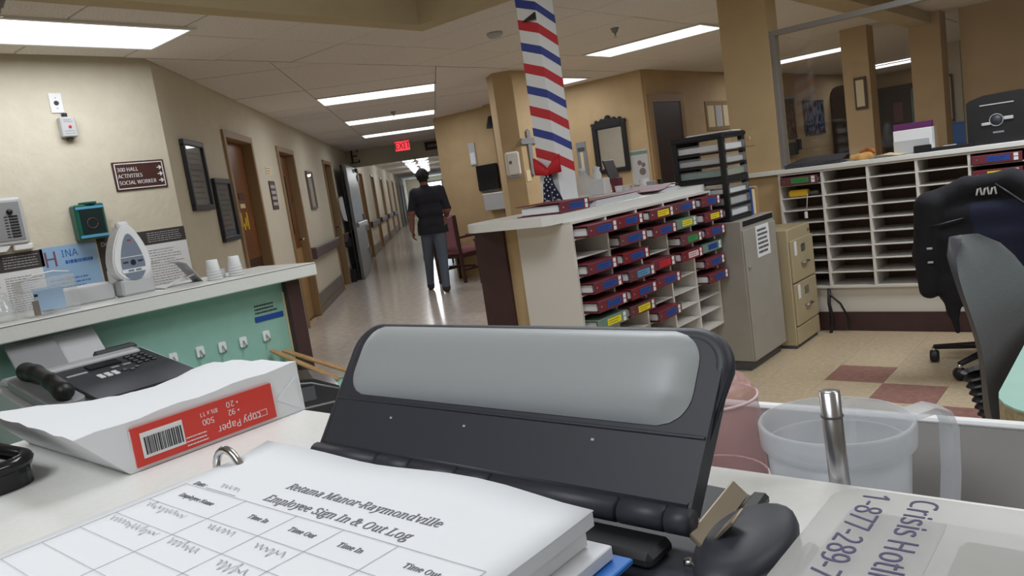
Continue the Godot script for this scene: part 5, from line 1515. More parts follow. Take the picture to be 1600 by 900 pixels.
func person() -> void:
	var skin := Color(0.24, 0.1, 0.07)
	var shirt := Color(0.012, 0.014, 0.02)
	var jeans := Color(0.1, 0.125, 0.165)
	var shoe := Color(0.05, 0.032, 0.028)
	var hair := Color(0.014, 0.012, 0.014)
	var tint := func(p: Vector3) -> Color:
		if p.y < 0.085: return shoe
		if p.y < 0.81: return jeans if absf(p.x - 0.05) < 0.2 else (skin if absf(p.x - 0.05) > 0.24 else jeans)
		if p.y > 1.49: return hair if p.z > -0.075 or p.y > 1.6 else skin
		if p.y > 1.45: return skin
		var out := absf(p.x - 0.06)
		if p.x < -0.14 and p.y < 1.13: return skin
		if p.x > 0.225 and (p.y < 1.1 or p.z < -0.06): return skin
		return shirt if out >= 0.0 else skin
	var b := [
		[Vector3(0.03, 1.575, -0.012), Vector3(0.03, 1.6, -0.03), 0.078, 0.08, 0.86],
		[Vector3(0.03, 1.53, -0.05), Vector3(0.03, 1.56, -0.07), 0.05, 0.05],
		[Vector3(0.04, 1.4, 0.0), Vector3(0.03, 1.54, -0.015), 0.058, 0.052],
		[Vector3(-0.1, 1.37, 0.0), Vector3(0.22, 1.37, 0.0), 0.058, 0.058, 0.95],
		[Vector3(-0.04, 1.29, 0.0), Vector3(0.16, 1.29, 0.0), 0.115, 0.115, 1.08],
		[Vector3(-0.02, 1.1, 0.0), Vector3(0.14, 1.1, 0.0), 0.115, 0.115, 1.05],
		[Vector3(-0.02, 0.92, 0.005), Vector3(0.14, 0.92, 0.005), 0.118, 0.118, 1.05],
		[Vector3(-0.12, 1.36, 0.0), Vector3(-0.19, 1.12, 0.03), 0.06, 0.05],
		[Vector3(-0.19, 1.12, 0.03), Vector3(-0.215, 0.88, -0.02), 0.043, 0.032],
		[Vector3(0.24, 1.36, 0.0), Vector3(0.295, 1.1, 0.04), 0.06, 0.05],
		[Vector3(0.295, 1.1, 0.04), Vector3(0.27, 1.0, -0.17), 0.043, 0.032],
		[Vector3(-0.02, 0.86, 0.0), Vector3(-0.06, 0.47, -0.17), 0.098, 0.068],
		[Vector3(-0.06, 0.47, -0.17), Vector3(-0.09, 0.1, -0.33), 0.066, 0.052],
		[Vector3(-0.09, 0.052, -0.31), Vector3(-0.11, 0.042, -0.5), 0.05, 0.04],
		[Vector3(0.135, 0.86, 0.01), Vector3(0.13, 0.47, 0.02), 0.1, 0.07],
		[Vector3(0.13, 0.47, 0.02), Vector3(0.12, 0.1, 0.2), 0.068, 0.054],
		[Vector3(0.12, 0.056, 0.22), Vector3(0.13, 0.042, 0.02), 0.052, 0.04],
		[Vector3(-0.05, 1.58, -0.03), Vector3(-0.052, 1.6, -0.03), 0.012, 0.012],
		[Vector3(0.11, 1.58, -0.03), Vector3(0.112, 1.6, -0.03), 0.012, 0.012],
		[Vector3(0.03, 1.57, -0.115), Vector3(0.03, 1.555, -0.125), 0.01, 0.012],
	]
	var body := bone_mesh(b, 0.012, tint, 0.028)
	var flesh := func(_p: Vector3) -> Color: return skin
	var h1 := hand_mesh(Vector3(-0.216, 0.875, -0.02), Vector3(-0.02, -1, -0.15), Vector3(1, 0, -0.2), Vector3(0.1, 0, -1), flesh)
	var h2 := hand_mesh(Vector3(0.27, 1.0, -0.175), Vector3(-0.12, -0.25, -1), Vector3(-1, 0, 0), Vector3(0, 1, -0.2), flesh)
	var t := thing("person", "person in a black T-shirt and jeans walking away down the hallway", "person", H(-0.147, 0, 10.44), -HA)
	part(t, "body", merged([body, h1, h2]), M.body_tint)
	part(t, "wrist_watch", MB.new().smooth().tube(ring_path(Vector3(0.2735, 1.008, -0.145), 0.037, 14), 0.009, 6), M.light_grey, Vector3.ZERO)
	part(t, "shirt_hem", MB.new().smooth().lathe([Vector2(0.205, 0.795), Vector2(0.208, 0.8), Vector2(0.203, 0.9), Vector2(0.195, 0.9), Vector2(0.2, 0.796)], 28, Transform3D(Basis.from_scale(Vector3(1, 1, 0.63)), Vector3(0.06, 0, 0.003))), M.shirt_black)
	var beads := MB.new().smooth()
	for k in 7:
		beads.tube([Vector3(0.03 + 0.06 * cos(k * 0.9), 1.585 + 0.006 * (k % 3), 0.06 * sin(k * 0.9) + 0.03), Vector3(0.03 + 0.075 * cos(k * 0.9), 1.53, 0.065 * sin(k * 0.9) + 0.02)], 0.012, 6)
	part(t, "hair", beads, M.hair)


# ---------------------------------------------------------------- office chairs
func chairs() -> void:
	# grey swivel chair at the teal desk, faces local +z
	var t := thing("office_chair", "grey upholstered swivel chair seen side-on at the teal desk", "chair", Vector3(2.5, 0, -0.235), -0.24)
	var back := MB.new().smooth()
	var front := []
	var rear := []
	var nv := 13
	var nu := 11
	for i in nv:
		var v := i / float(nv - 1)
		var y := 0.46 + 0.515 * v
		var w := 0.215 * pow(maxf(0.0, 1.0 - pow(absf(v * 2.0 - 0.9) / 1.12, 3.2)), 0.5)
		w = maxf(w, 0.01)
		var lean := -0.16 - 0.1 * (v - 0.1) + 0.05 * sin(v * PI)
		var rf := []
		var rr := []
		for j in nu:
			var u := j / float(nu - 1) * 2.0 - 1.0
			var edge := sqrt(maxf(0.0, 1.0 - u * u))
			rf.append(Vector3(u * w, y, lean + 0.045 * u * u + 0.035 * edge * minf(1.0, w / 0.12)))
			rr.append(Vector3(u * w, y, lean + 0.045 * u * u - 0.028 * edge * minf(1.0, w / 0.12)))
		front.append(rf)
		rear.append(rr)
	var fm := MB.new().smooth()
	var rm := MB.new().smooth()
	for i in nv - 1:
		for j in nu - 1:
			fm.quadc(front[i][j], front[i][j + 1], front[i + 1][j + 1], front[i + 1][j], Vector3(0, 0.7, -1.2))
			rm.quadc(rear[i][j], rear[i][j + 1], rear[i + 1][j + 1], rear[i + 1][j], Vector3(0, 0.7, 1.2))
	for g in [[front[0], 1], [front[nv - 1], 1]]:
		for j in nu - 1:
			var o: Array = rear[0] if g[0] == front[0] else rear[nv - 1]
			rm.quadc(g[0][j], g[0][j + 1], o[j + 1], o[j], Vector3(0, 0.7, -0.2))
	part(t, "back_cushion", fm, M.fabric_grey)
	part(t, "back_shell", rm, M.charcoal)
	var bel := []
	for k in 19:
		bel.append(Vector2(0.038 if k % 2 == 0 else 0.026, k * 0.011))
	part(t, "bellows", MB.new().lathe(bel, 14), M.black, Vector3(-0.02, 0.395, -0.15), Vector3(-0.25, 0, 0.12))
	part(t, "support_bar", MB.new().smooth().tube([Vector3(0, 0.7, -0.19), Vector3(0, 0.45, -0.17), Vector3(0, 0.4, -0.1), Vector3(0, 0.4, 0.1)], 0.016, 8), M.black)
	bx(t, "seat", Vector3(-0.23, 0.42, -0.08), Vector3(0.23, 0.5, 0.36), M.fabric_grey, 0.035)
	chair_base(t, Vector3(0, 0, 0.12), 0.42, 0.3)
	# black chair with the jacket, its back to us, faces away
	t = thing("office_chair", "black swivel chair under the draped jacket", "chair", Vector3(4.45, 0, -0.68), -PI / 2)
	bx(t, "seat", Vector3(-0.24, 0.42, -0.4), Vector3(0.24, 0.5, 0.04), M.black, 0.035)
	part(t, "backrest", MB.new().prism(rrect(0.42, 0.46, 0.09), -0.03, 0.03, upright(Vector3(0, 0.76, 0.06))), M.black)
	bx(t, "support_bar", Vector3(-0.03, 0.4, 0.0), Vector3(0.03, 0.7, 0.03), M.black)
	chair_base(t, Vector3(0, 0, -0.14), 0.42, 0.32)
	# the jacket
	var j := thing("jacket", "black and navy jacket draped over the chair back", "jacket", Vector3(4.36, 0, -0.7), -PI / 2)
	var bl := Color(0.011, 0.011, 0.014)
	var nv2 := Color(0.012, 0.018, 0.045)
	var tint := func(p: Vector3) -> Color:
		var edge := -0.03 + 0.1 * (0.9 - p.y)
		return nv2 if p.x > edge and p.x < 0.26 and p.y < 0.9 and p.z > -0.02 else bl
	part(j, "cloth", bone_mesh([
		[Vector3(-0.19, 0.9, 0.0), Vector3(-0.05, 0.97, -0.02), 0.07, 0.055],
		[Vector3(-0.05, 0.97, -0.02), Vector3(0.14, 0.985, -0.02), 0.05, 0.055],
		[Vector3(0.14, 0.985, -0.02), Vector3(0.27, 0.92, 0.0), 0.055, 0.075],
		[Vector3(-0.12, 0.82, -0.01), Vector3(0.2, 0.84, -0.01), 0.09, 0.09, 1.2],
		[Vector3(-0.13, 0.72, -0.005), Vector3(0.21, 0.73, -0.005), 0.095, 0.095, 1.15],
		[Vector3(-0.13, 0.62, -0.005), Vector3(0.2, 0.62, -0.005), 0.095, 0.095, 1.15],
		[Vector3(-0.12, 0.53, 0.0), Vector3(0.2, 0.52, 0.0), 0.09, 0.09, 1.15],
		[Vector3(-0.12, 0.46, 0.0), Vector3(0.2, 0.44, 0.0), 0.085, 0.085, 1.2],
		[Vector3(-0.21, 0.9, 0.03), Vector3(-0.235, 0.66, 0.06), 0.07, 0.056],
		[Vector3(-0.235, 0.66, 0.06), Vector3(-0.225, 0.48, 0.07), 0.056, 0.05],
		[Vector3(0.28, 0.92, 0.03), Vector3(0.3, 0.62, 0.07), 0.075, 0.06],
		[Vector3(-0.14, 0.5, 0.04), Vector3(-0.13, 0.36, 0.05), 0.05, 0.028],
		[Vector3(-0.13, 0.36, 0.05), Vector3(-0.115, 0.25, 0.05), 0.024, 0.012],
	], 0.012, tint, 0.025), M.body_cloth)
	var fold := MB.new().smooth()
	fold.tube([Vector3(-0.26, 0.8, 0.095), Vector3(-0.15, 0.81, 0.1), Vector3(-0.05, 0.83, 0.088)], 0.006, 6)
	part(j, "seam", fold, M.black)
	fold = MB.new().smooth()
	fold.tube([Vector3(0.08, 0.98, 0.03), Vector3(0.14, 0.93, 0.05), Vector3(0.22, 0.86, 0.07), Vector3(0.3, 0.85, 0.09)], 0.006, 6)
	part(j, "seam", fold, M.black)
	var lg := MB.new().smooth()
	for k in 3:
		lg.tube([Vector3(0.005 + 0.03 * k, 0.935, 0.068), Vector3(0.012 + 0.03 * k, 0.965, 0.062), Vector3(0.022 + 0.03 * k, 0.97, 0.06), Vector3(0.028 + 0.03 * k, 0.935, 0.068)], 0.0045, 6)
	part(j, "white_logo", lg, M.white)
	part(j, "snap_button", MB.new().lathe([Vector2(0, 0.006), Vector2(0.01, 0.005), Vector2(0.011, 0)], 12, Transform3D(Basis(Vector3(1, 0, 0), Vector3(0, 0, 1), Vector3(0, -1, 0)), Vector3(-0.07, 0.74, 0.085))), M.cream)
	bx(j, "name_tag", Vector3(0.2, 0.64, 0.1), Vector3(0.27, 0.7, 0.13), M.light_grey, 0.003)
	for y in [0.62, 0.69]:
		bx(j, "zip_pull", Vector3(-0.215, y, 0.116), Vector3(-0.19, y + 0.01, 0.126), M.light_grey, 0.002)


func chair_base(t: Node3D, c: Vector3, h: float, reach: float) -> void:
	part(t, "gas_post", MB.new().smooth().tube([c + Vector3(0, 0.1, 0), c + Vector3(0, h, 0)], 0.028, 12), M.black)
	for k in 5:
		var a := TAU * k / 5.0 + 0.75
		var e := c + Vector3(cos(a) * reach, 0.085, sin(a) * reach)
		part(t, "base_leg", MB.new().smooth().tube([c + Vector3(0, 0.12, 0), e], 0.022, 8, 0.014), M.black)
		var cs := part(t, "caster", MB.new().smooth().lathe([Vector2(0, -0.022), Vector2(0.03, -0.022), Vector2(0.034, -0.012), Vector2(0.034, 0.012), Vector2(0.03, 0.022), Vector2(0, 0.022)], 16, Transform3D(Basis(Vector3(0, 1, 0), Vector3(1, 0, 0), Vector3(0, 0, 1)), Vector3.ZERO)), M.black, Vector3(e.x, 0.034, e.z), Vector3(0, a, 0))
		part(cs, "fork", MB.new().smooth().tube([Vector3(0, 0.02, 0), Vector3(0.0, 0.05, 0.0)], 0.012, 8), M.chrome)


# ---------------------------------------------------------------- the front counter and what lies on it
func counter_things() -> void:
	var y := 1.09
	var t := thing("front_counter", "white front counter that carries the hole punch and log", "counter", Vector3(0.08, 0, -0.4))
	bx(t, "countertop", Vector3(-0.43, y - 0.04, -0.7), Vector3(0.422, y, 1.6), M.laminate_white, 0.002)
	bx(t, "front_panel", Vector3(-0.05, 0, -0.7), Vector3(0.05, y - 0.04, 1.6), M.laminate_brown)
	t = thing("low_shelf", "white cabinet behind the front counter under the grey tub", "cabinet", Vector3(0.64, 0, -0.5))
	bx(t, "body", Vector3(-0.12, 0, -0.9), Vector3(0.12, 0.955, 0.9), M.melamine)
	bx(t, "top", Vector3(-0.13, 0.955, -0.91), Vector3(0.13, 0.975, 0.91), M.laminate_white, 0.002)
	hole_punch()
	sign_in_log()
	ream()
	crisis_box()
	# grey tub with mugs
	t = thing("plastic_tub", "shallow grey plastic tub holding the jug and upturned pitcher", "tub", Vector3(0.625, 0.9755, -0.12))
	bx(t, "bottom", Vector3(-0.105, 0, -0.26), Vector3(0.105, 0.006, 0.26), M.tub_grey)
	bx(t, "side", Vector3(0.1, 0.0, -0.26), Vector3(0.105, 0.08, 0.26), M.tub_grey)
	bx(t, "side", Vector3(-0.105, 0.0, -0.26), Vector3(-0.1, 0.08, 0.26), M.tub_grey)
	bx(t, "side", Vector3(-0.1, 0.0, -0.26), Vector3(0.1, 0.08, -0.255), M.tub_grey)
	bx(t, "side", Vector3(-0.1, 0.0, 0.255), Vector3(0.1, 0.08, 0.26), M.tub_grey)
	var rim := MB.new()
	rim.box(Vector3(0.1, 0.08, -0.265), Vector3(0.113, 0.085, 0.265), 0.002)
	rim.box(Vector3(-0.113, 0.08, -0.265), Vector3(-0.1, 0.085, 0.265), 0.002)
	rim.box(Vector3(-0.1, 0.08, -0.268), Vector3(0.1, 0.085, -0.255), 0.002)
	rim.box(Vector3(-0.1, 0.08, 0.255), Vector3(0.1, 0.085, 0.268), 0.002)
	part(t, "rim", rim, M.white)
	# measuring jug
	t = thing("measuring_jug", "cloudy plastic measuring jug with a square handle", "jug", Vector3(0.597, 0.982, -0.203))
	part(t, "wall", MB.new().smooth().lathe([Vector2(0, 0.0), Vector2(0.046, 0.0), Vector2(0.048, 0.004), Vector2(0.0535, 0.1), Vector2(0.0515, 0.1), Vector2(0.046, 0.006), Vector2(0, 0.005)], 40), M.frosted)
	part(t, "rim_band", MB.new().smooth().lathe([Vector2(0.0535, 0.098), Vector2(0.0575, 0.099), Vector2(0.0585, 0.116), Vector2(0.0575, 0.118), Vector2(0.0555, 0.118), Vector2(0.054, 0.1)], 40), M.frosted)
	var hdir := Vector3(0.65, 0, 0.76)
	var pth := []
	for q in [[0.055, 0.112], [0.075, 0.116], [0.086, 0.112], [0.09, 0.1], [0.089, 0.06], [0.086, 0.03]]:
		pth.append(hdir * q[0] + Vector3(0, q[1], 0))
	part(t, "handle", strap(pth, hdir.cross(Vector3.UP), 0.02, 0.005), M.frosted)
	# upturned pitcher
	t = thing("pink_pitcher", "pink translucent tumbler standing upside down beside the jug", "tumbler", Vector3(0.605, 0.982, -0.315))
	part(t, "wall", MB.new().smooth().lathe([Vector2(0.047, 0.0), Vector2(0.046, 0.05), Vector2(0.0445, 0.11), Vector2(0.042, 0.13), Vector2(0.034, 0.142), Vector2(0.031, 0.138), Vector2(0.026, 0.144), Vector2(0.018, 0.148), Vector2(0.0, 0.148)], 36), M.pink_clear)
	part(t, "ring_line", MB.new().smooth().tube(flat_ring(Vector3(0, 0.052, 0), 0.0465, 32), 0.0011, 5), M.label_pink)
	part(t, "ring_line", MB.new().smooth().tube(flat_ring(Vector3(0, 0.126, 0), 0.0432, 32), 0.0014, 5), M.label_pink)
	# silver pen standing between counter and jug
	t = thing("silver_pen", "thick silver pen barrel standing upright before the jug", "pen", Vector3(0.513, 0.9825, -0.172))
	part(t, "barrel", MB.new().smooth().tube([Vector3(0, 0, 0), Vector3(0.001, 0.1, -0.003), Vector3(0.002, 0.167, -0.005)], 0.0068, 16), M.pen_silver)
	part(t, "cap_ring", MB.new().smooth().tube(flat_ring(Vector3(0.0018, 0.15, -0.0045), 0.0068, 16), 0.0008, 5), M.dark_grey)
	# black machine with lettering beyond the ream
	t = thing("label_printer", "black desktop device with white lettering behind the paper ream", "device", Vector3(0.7, 0.9755, -1.17), -0.5)
	var lp := PackedVector2Array([Vector2(-0.1, 0), Vector2(0.1, 0), Vector2(0.1, 0.045), Vector2(0.06, 0.066), Vector2(0.0, 0.074), Vector2(-0.1, 0.074)])
	part(t, "body", MB.new().prism(lp, -0.05, 0.04, upright()), M.black_gloss)
	bx(t, "grey_window", Vector3(-0.07, 0.03, 0.04), Vector3(0.06, 0.055, 0.043), M.dark_grey, 0.002)
	part(t, "lettering", scribbles(0.09, 0.014, 1, 0.008, 91, 0.05), M.light_grey, Vector3(-0.01, 0.047, 0.043))
	part(t, "trim_line", MB.new().smooth().tube([Vector3(-0.1, 0.068, 0.041), Vector3(0.0, 0.068, 0.041), Vector3(0.055, 0.06, 0.041), Vector3(0.1, 0.04, 0.041)], 0.0015, 5), M.mid_grey)
	bx(t, "trim_line", Vector3(-0.1, 0.018, 0.04), Vector3(0.1, 0.021, 0.042), M.mid_grey)
	# black tray at the edge
	t = thing("desk_tray", "glossy black desk tray with a grey well beside the ream", "tray", Vector3(0.165, 1.0905, -0.982), 0.08)
	part(t, "tray", MB.new().prism(rrect(0.15, 0.22, 0.03), 0, 0.02), M.black_gloss)
	part(t, "well", MB.new().prism(rrect(0.12, 0.19, 0.03), 0.02, 0.022), M.mid_grey)
	var edge := []
	for q in rrect(0.145, 0.215, 0.03):
		edge.append(Vector3(q.x, 0.024, q.y))
	edge.append(edge[0])
	part(t, "raised_rim", MB.new().smooth().tube(edge, 0.0075, 8), M.black_gloss)
	part(t, "black_knob", MB.new().smooth().lathe([Vector2(0.03, 0.022), Vector2(0.03, 0.035), Vector2(0.02, 0.042), Vector2(0, 0.043)], 18), M.black, Vector3(-0.02, 0, 0.0))


func strap(path: Array, side: Vector3, wide: float, thick: float) -> MB:
	var b := MB.new()
	var s := side.normalized() * wide / 2
	for k in path.size() - 1:
		var a: Vector3 = path[k]; var c: Vector3 = path[k + 1]
		var n0 := (path[mini(k + 1, path.size() - 1)] - path[maxi(k - 1, 0)] as Vector3).cross(s).normalized() * thick / 2
		var n1 := (path[mini(k + 2, path.size() - 1)] - path[k] as Vector3).cross(s).normalized() * thick / 2
		var m3 := (a + c) / 2
		b.quadc(a + s + n0, a - s + n0, c - s + n1, c + s + n1, m3)
		b.quadc(a + s - n0, a - s - n0, c - s - n1, c + s - n1, m3)
		b.quadc(a + s + n0, a + s - n0, c + s - n1, c + s + n1, m3)
		b.quadc(a - s + n0, a - s - n0, c - s - n1, c - s + n1, m3)
	return b


func hole_punch() -> void:
	var y := 1.0905
	var t := thing("hole_punch", "heavy charcoal hole punch with a grey padded lever raised", "hole punch", Vector3(0.0, y, 0))
	# base: long body with a rounded end
	var p := PackedVector2Array([Vector2(0.3, -0.535), Vector2(0.4, -0.535), Vector2(0.412, -0.52), Vector2(0.418, -0.24)])
	for k in 10:
		var a := -PI / 2 * 0.0 + PI * 0.5 * k / 9.0
		p.append(Vector2(0.35 + 0.066 * cos(a), -0.215 + 0.07 * sin(a)))
	p.append_array(PackedVector2Array([Vector2(0.31, -0.148), Vector2(0.3, -0.16)]))
	part(t, "base", MB.new().prism(p, 0, 0.022), M.charcoal)
	var p2 := PackedVector2Array()
	for q in p: p2.append((q - Vector2(0.357, -0.34)) * Vector2(0.93, 0.985) + Vector2(0.357, -0.34))
	part(t, "base_top", MB.new().prism(p2, 0.022, 0.027), M.charcoal)
	part(t, "chip_drawer", MB.new().box(Vector3(0.33, 0.004, -0.152), Vector3(0.385, 0.018, -0.143), 0.003), M.mid_grey)
	bx(t, "throat", Vector3(0.305, 0.027, -0.515), Vector3(0.33, 0.036, -0.2), M.black, 0.003)
	# hinge barrels
	for q in [[-0.515, -0.44], [-0.437, -0.405], [-0.402, -0.36], [-0.357, -0.33], [-0.327, -0.235], [-0.232, -0.205], [-0.203, -0.19]]:
		part(t, "hinge_barrel", MB.new().smooth().tube([Vector3(0.333, 0.043, q[0]), Vector3(0.333, 0.043, q[1])], 0.0072, 14), M.charcoal)
	# raised lever
	var basis := Basis(Vector3(0, 0, 1), Vector3(0.6, 0.8, 0), Vector3(-0.8, 0.6, 0))
	var lv := part(t, "lever", MB.new().prism(lever_outline(0.002), -0.012, 0.0, upright()), M.charcoal, Vector3(0.334, 0.046, -0.3525))
	lv.transform.basis = basis
	var frame := []
	for q in lever_outline(0.004): frame.append(Vector3(q.x, q.y, -0.006))
	frame.append(frame[0])
	part(lv, "lever_rim", MB.new().smooth().tube(frame, 0.0065, 12), M.charcoal)
	part(lv, "crease", MB.new().box(Vector3(-0.16, 0.041, -0.001), Vector3(0.162, 0.043, 0.0012), 0.0005), M.charcoal)
	# padded grip
	var rows := []
	for i in 15:
		var v := i / 14.0
		var row := []
		for j in 33:
			var u := j / 32.0 * 2.0 - 1.0
			var vv := v * 2.0 - 1.0
			var sx := 0.15
			var sy := 0.029
			# squeeze the grid's corners into a rounded outline
			var cx := maxf(0.0, absf(u) - 0.86) / 0.14
			var cy := maxf(0.0, absf(vv) - 0.3) / 0.7
			var k := 1.0
			var r2 := cx * cx + cy * cy
			if cx > 0.0 and cy > 0.0: k = maxf(cx, cy) / sqrt(r2)
			var uu := signf(u) * (0.86 + 0.14 * cx * k) if cx > 0.0 else u
			var v2 := signf(vv) * (0.3 + 0.7 * cy * k) if cy > 0.0 else vv
			var eu := 1.0 - pow(absf(u), 14.0)
			var ev := 1.0 - pow(absf(vv), 3.0)
			row.append(Vector3(uu * sx, 0.075 + v2 * sy, 0.0006 + 0.0095 * pow(maxf(eu * ev, 0.0), 0.6)))
		rows.append(row)
	var pad := MB.new().smooth()
	for i in 14:
		for j in 32:
			pad.quadc(rows[i][j], rows[i][j + 1], rows[i + 1][j + 1], rows[i + 1][j], Vector3(0, 0.075, -1))
	part(lv, "grip_pad", pad, M.grip_grey)
	for q in [[-0.09, 0.03], [-0.015, 0.031], [0.09, 0.033]]:
		bx(lv, "scuff_speck", Vector3(q[0], q[1], 0.0), Vector3(q[0] + 0.0022, q[1] + 0.0014, 0.0006), M.light_grey)
	# steel paper guide
	var g := part(t, "paper_guide", MB.new().box(Vector3(-0.036, 0, -0.0012), Vector3(0.034, 0.012, 0.0012), 0.0006), M.steel_dull, Vector3(0.366, 0.03, -0.186), Vector3(-0.8, 0.1, 0))
	part(g, "guide_foot", MB.new().box(Vector3(-0.03, 0, 0), Vector3(-0.012, 0.0015, 0.02), 0.0004), M.steel_dull)
	part(t, "guide_block", MB.new().box(Vector3(-0.035, 0, -0.005), Vector3(0.035, 0.007, 0.005), 0.002), M.black, Vector3(0.366, 0.027, -0.178), Vector3(0, 0.1, 0))
	part(t, "end_hump", MB.new().smooth().lathe([Vector2(0.045, 0.0), Vector2(0.043, 0.008), Vector2(0.034, 0.014), Vector2(0.0, 0.016)], 24, Transform3D(Basis.from_scale(Vector3(1.0, 0.6, 0.5)), Vector3(0.352, 0.026, -0.17))), M.charcoal)
	part(t, "screw_head", MB.new().smooth().lathe([Vector2(0.003, 0), Vector2(0.0026, 0.0015), Vector2(0, 0.002)], 10), M.chrome, Vector3(0.322, 0.0275, -0.188))


func lever_outline(inset: float) -> PackedVector2Array:
	var p := PackedVector2Array()
	p.append(Vector2(-0.163 + inset, inset))
	p.append(Vector2(0.163 - inset, inset))
	for k in 9:
		var a := PI / 2 * k / 8.0
		p.append(Vector2(0.141 + (0.025 - inset) * cos(a), 0.083 + (0.023 - inset) * sin(a)))
	for k in 9:
		var a := PI / 2 + PI / 2 * k / 8.0
		p.append(Vector2(-0.139 + (0.024 - inset) * cos(a), 0.083 + (0.023 - inset) * sin(a)))
	return p


func sign_in_log() -> void:
	# lies on the front counter; the page's top edge points to +x, its lines run towards +z
	var t := thing("sign_in_log", "open ring binder with a printed employee sign in log", "binder", Vector3(0, 1.0905, 0))
	bx(t, "cover", Vector3(0.05, 0, -0.52), Vector3(0.296, 0.004, -0.2), M.black, 0.001)
	var st := [[0.004, 0.02, 0.0, M.paper], [0.0205, 0.03, 0.012, M.paper], [0.0305, 0.037, 0.004, M.light_grey], [0.0375, 0.0405, 0.014, M.blue_folder], [0.041, 0.048, 0.006, M.paper], [0.0485, 0.058, -0.004, M.paper], [0.0585, 0.0665, 0.0, M.paper]]
	for q in st:
		bx(t, "paper_layer" if q[3] != M.blue_folder else "blue_divider", Vector3(0.07, q[0], -0.495), Vector3(0.285 + q[2] * 0.6, q[1], -0.216 + q[2]), q[3], 0.0006)
	part(t, "plastic_sleeve", MB.new().sheet([[Vector3(0.1, 0.022, -0.21), Vector3(0.1, 0.02, -0.185)], [Vector3(0.2, 0.03, -0.21), Vector3(0.2, 0.024, -0.18)], [Vector3(0.297, 0.024, -0.212), Vector3(0.297, 0.018, -0.182)]], Vector3(0, 0.001, 0)), M.acrylic)
	part(t, "loose_sheet", MB.new().sheet([[Vector3(0.1, 0.006, -0.25), Vector3(0.1, 0.005, -0.168)], [Vector3(0.298, 0.012, -0.25), Vector3(0.297, 0.008, -0.172)]], Vector3(0, 0.0012, 0)), M.paper)
	# the top page, a little wavy at its top edge
	var rows := []
	for i in 9:
		var row := []
		for j in 15:
			var x := 0.07 + 0.215 * i / 8.0
			var z := -0.497 + 0.283 * j / 14.0
			var w := maxf(0.0, (x - 0.258) / 0.027)
			row.append(Vector3(x + 0.003 * w * sin(z * 40.0), 0.0672 + 0.0022 * w * (1.0 + sin(z * 34.0)), z))
		rows.append(row)
	var pg := part(t, "page", MB.new().smooth().sheet(rows, Vector3(0, 0.0006, 0)), M.paper)
	var top := 0.0681
	var rot := Basis(Vector3(0, 0, 1), Vector3(1, 0, 0), Vector3(0, 1, 0))
	var put := func(o: Node3D, x: float, z: float) -> void:
		o.transform = Transform3D(rot, Vector3(x, top, z))
	put.call(words(pg, "title", "Retama Manor-Raymondville", 0.0068, M.ink_soft, Vector3.ZERO, Vector3.ZERO, 0.0002, true), 0.2405, -0.342)
	put.call(words(pg, "title", "Employee Sign In & Out Log", 0.0068, M.ink_soft, Vector3.ZERO, Vector3.ZERO, 0.0002, true), 0.224, -0.344)
	put.call(words(pg, "heading", "Date:", 0.0042, M.ink_soft, Vector3.ZERO, Vector3.ZERO, 0.0002, true), 0.2185, -0.475)
	for q in [["Employee Name", -0.452], ["Time In", -0.383], ["Time Out", -0.342], ["Time In", -0.302], ["Time Out", -0.252]]:
		put.call(words(pg, "heading", q[0], 0.0037, M.ink_soft, Vector3.ZERO, Vector3.ZERO, 0.0002, true), 0.2035, q[1])
	# ruled table
	var lines := MB.new()
	for k in 7:
		var x := 0.211 - 0.0205 * k + (0.004 if k == 0 else 0.0)
		lines.box(Vector3(x - 0.00011, 0, -0.487), Vector3(x + 0.00011, 0.00022, -0.224))
	for z in [-0.487, -0.415, -0.363, -0.322, -0.28, -0.224]:
		lines.box(Vector3(0.075, 0, z - 0.00011), Vector3(0.215, 0.00022, z + 0.00011))
	lines.box(Vector3(0.2165, 0, -0.465), Vector3(0.2169, 0.00022, -0.43))
	part(pg, "ruled_lines", lines, M.line_pale, Vector3(0, top, 0))
	# handwriting, too faint to read
	var g := RandomNumberGenerator.new()
	g.seed = 5
	for q in [[0.186, -0.48, 0.05], [0.1855, -0.405, 0.03], [0.184, -0.355, 0.03], [0.1655, -0.482, 0.06], [0.1655, -0.41, 0.035], [0.1645, -0.357, 0.03], [0.2235, -0.458, 0.025]]:
		var pts := []
		var n := int(q[2] / 0.0016)
		for k in n:
			pts.append(Vector2(k * 0.0016, 0.0032 * sin(k * 2.1 + g.randf() * 1.5) * (1.6 if g.randf() < 0.16 else 0.7)))
		put.call(part(pg, "handwriting", pen_line(pts, 0.0005, 0.0002), M.pencil), q[0], q[1])
	# rings down the page's margin
	for x in [0.252]:
		var pts := []
		for k in 13:
			var a := PI * k / 12.0
			pts.append(Vector3(x, 0.05 + 0.026 * sin(a), -0.5 - 0.02 * cos(a)))
		part(t, "ring", MB.new().smooth().tube(pts, 0.0028, 8), M.chrome)
	bx(t, "ring_plate", Vector3(0.075, 0.004, -0.545), Vector3(0.28, 0.01, -0.498), M.steel)
	for x in [0.252]:
		part(t, "ring_post", MB.new().smooth().tube([Vector3(x, 0.008, -0.52), Vector3(x, 0.051, -0.52)], 0.0028, 8), M.chrome)


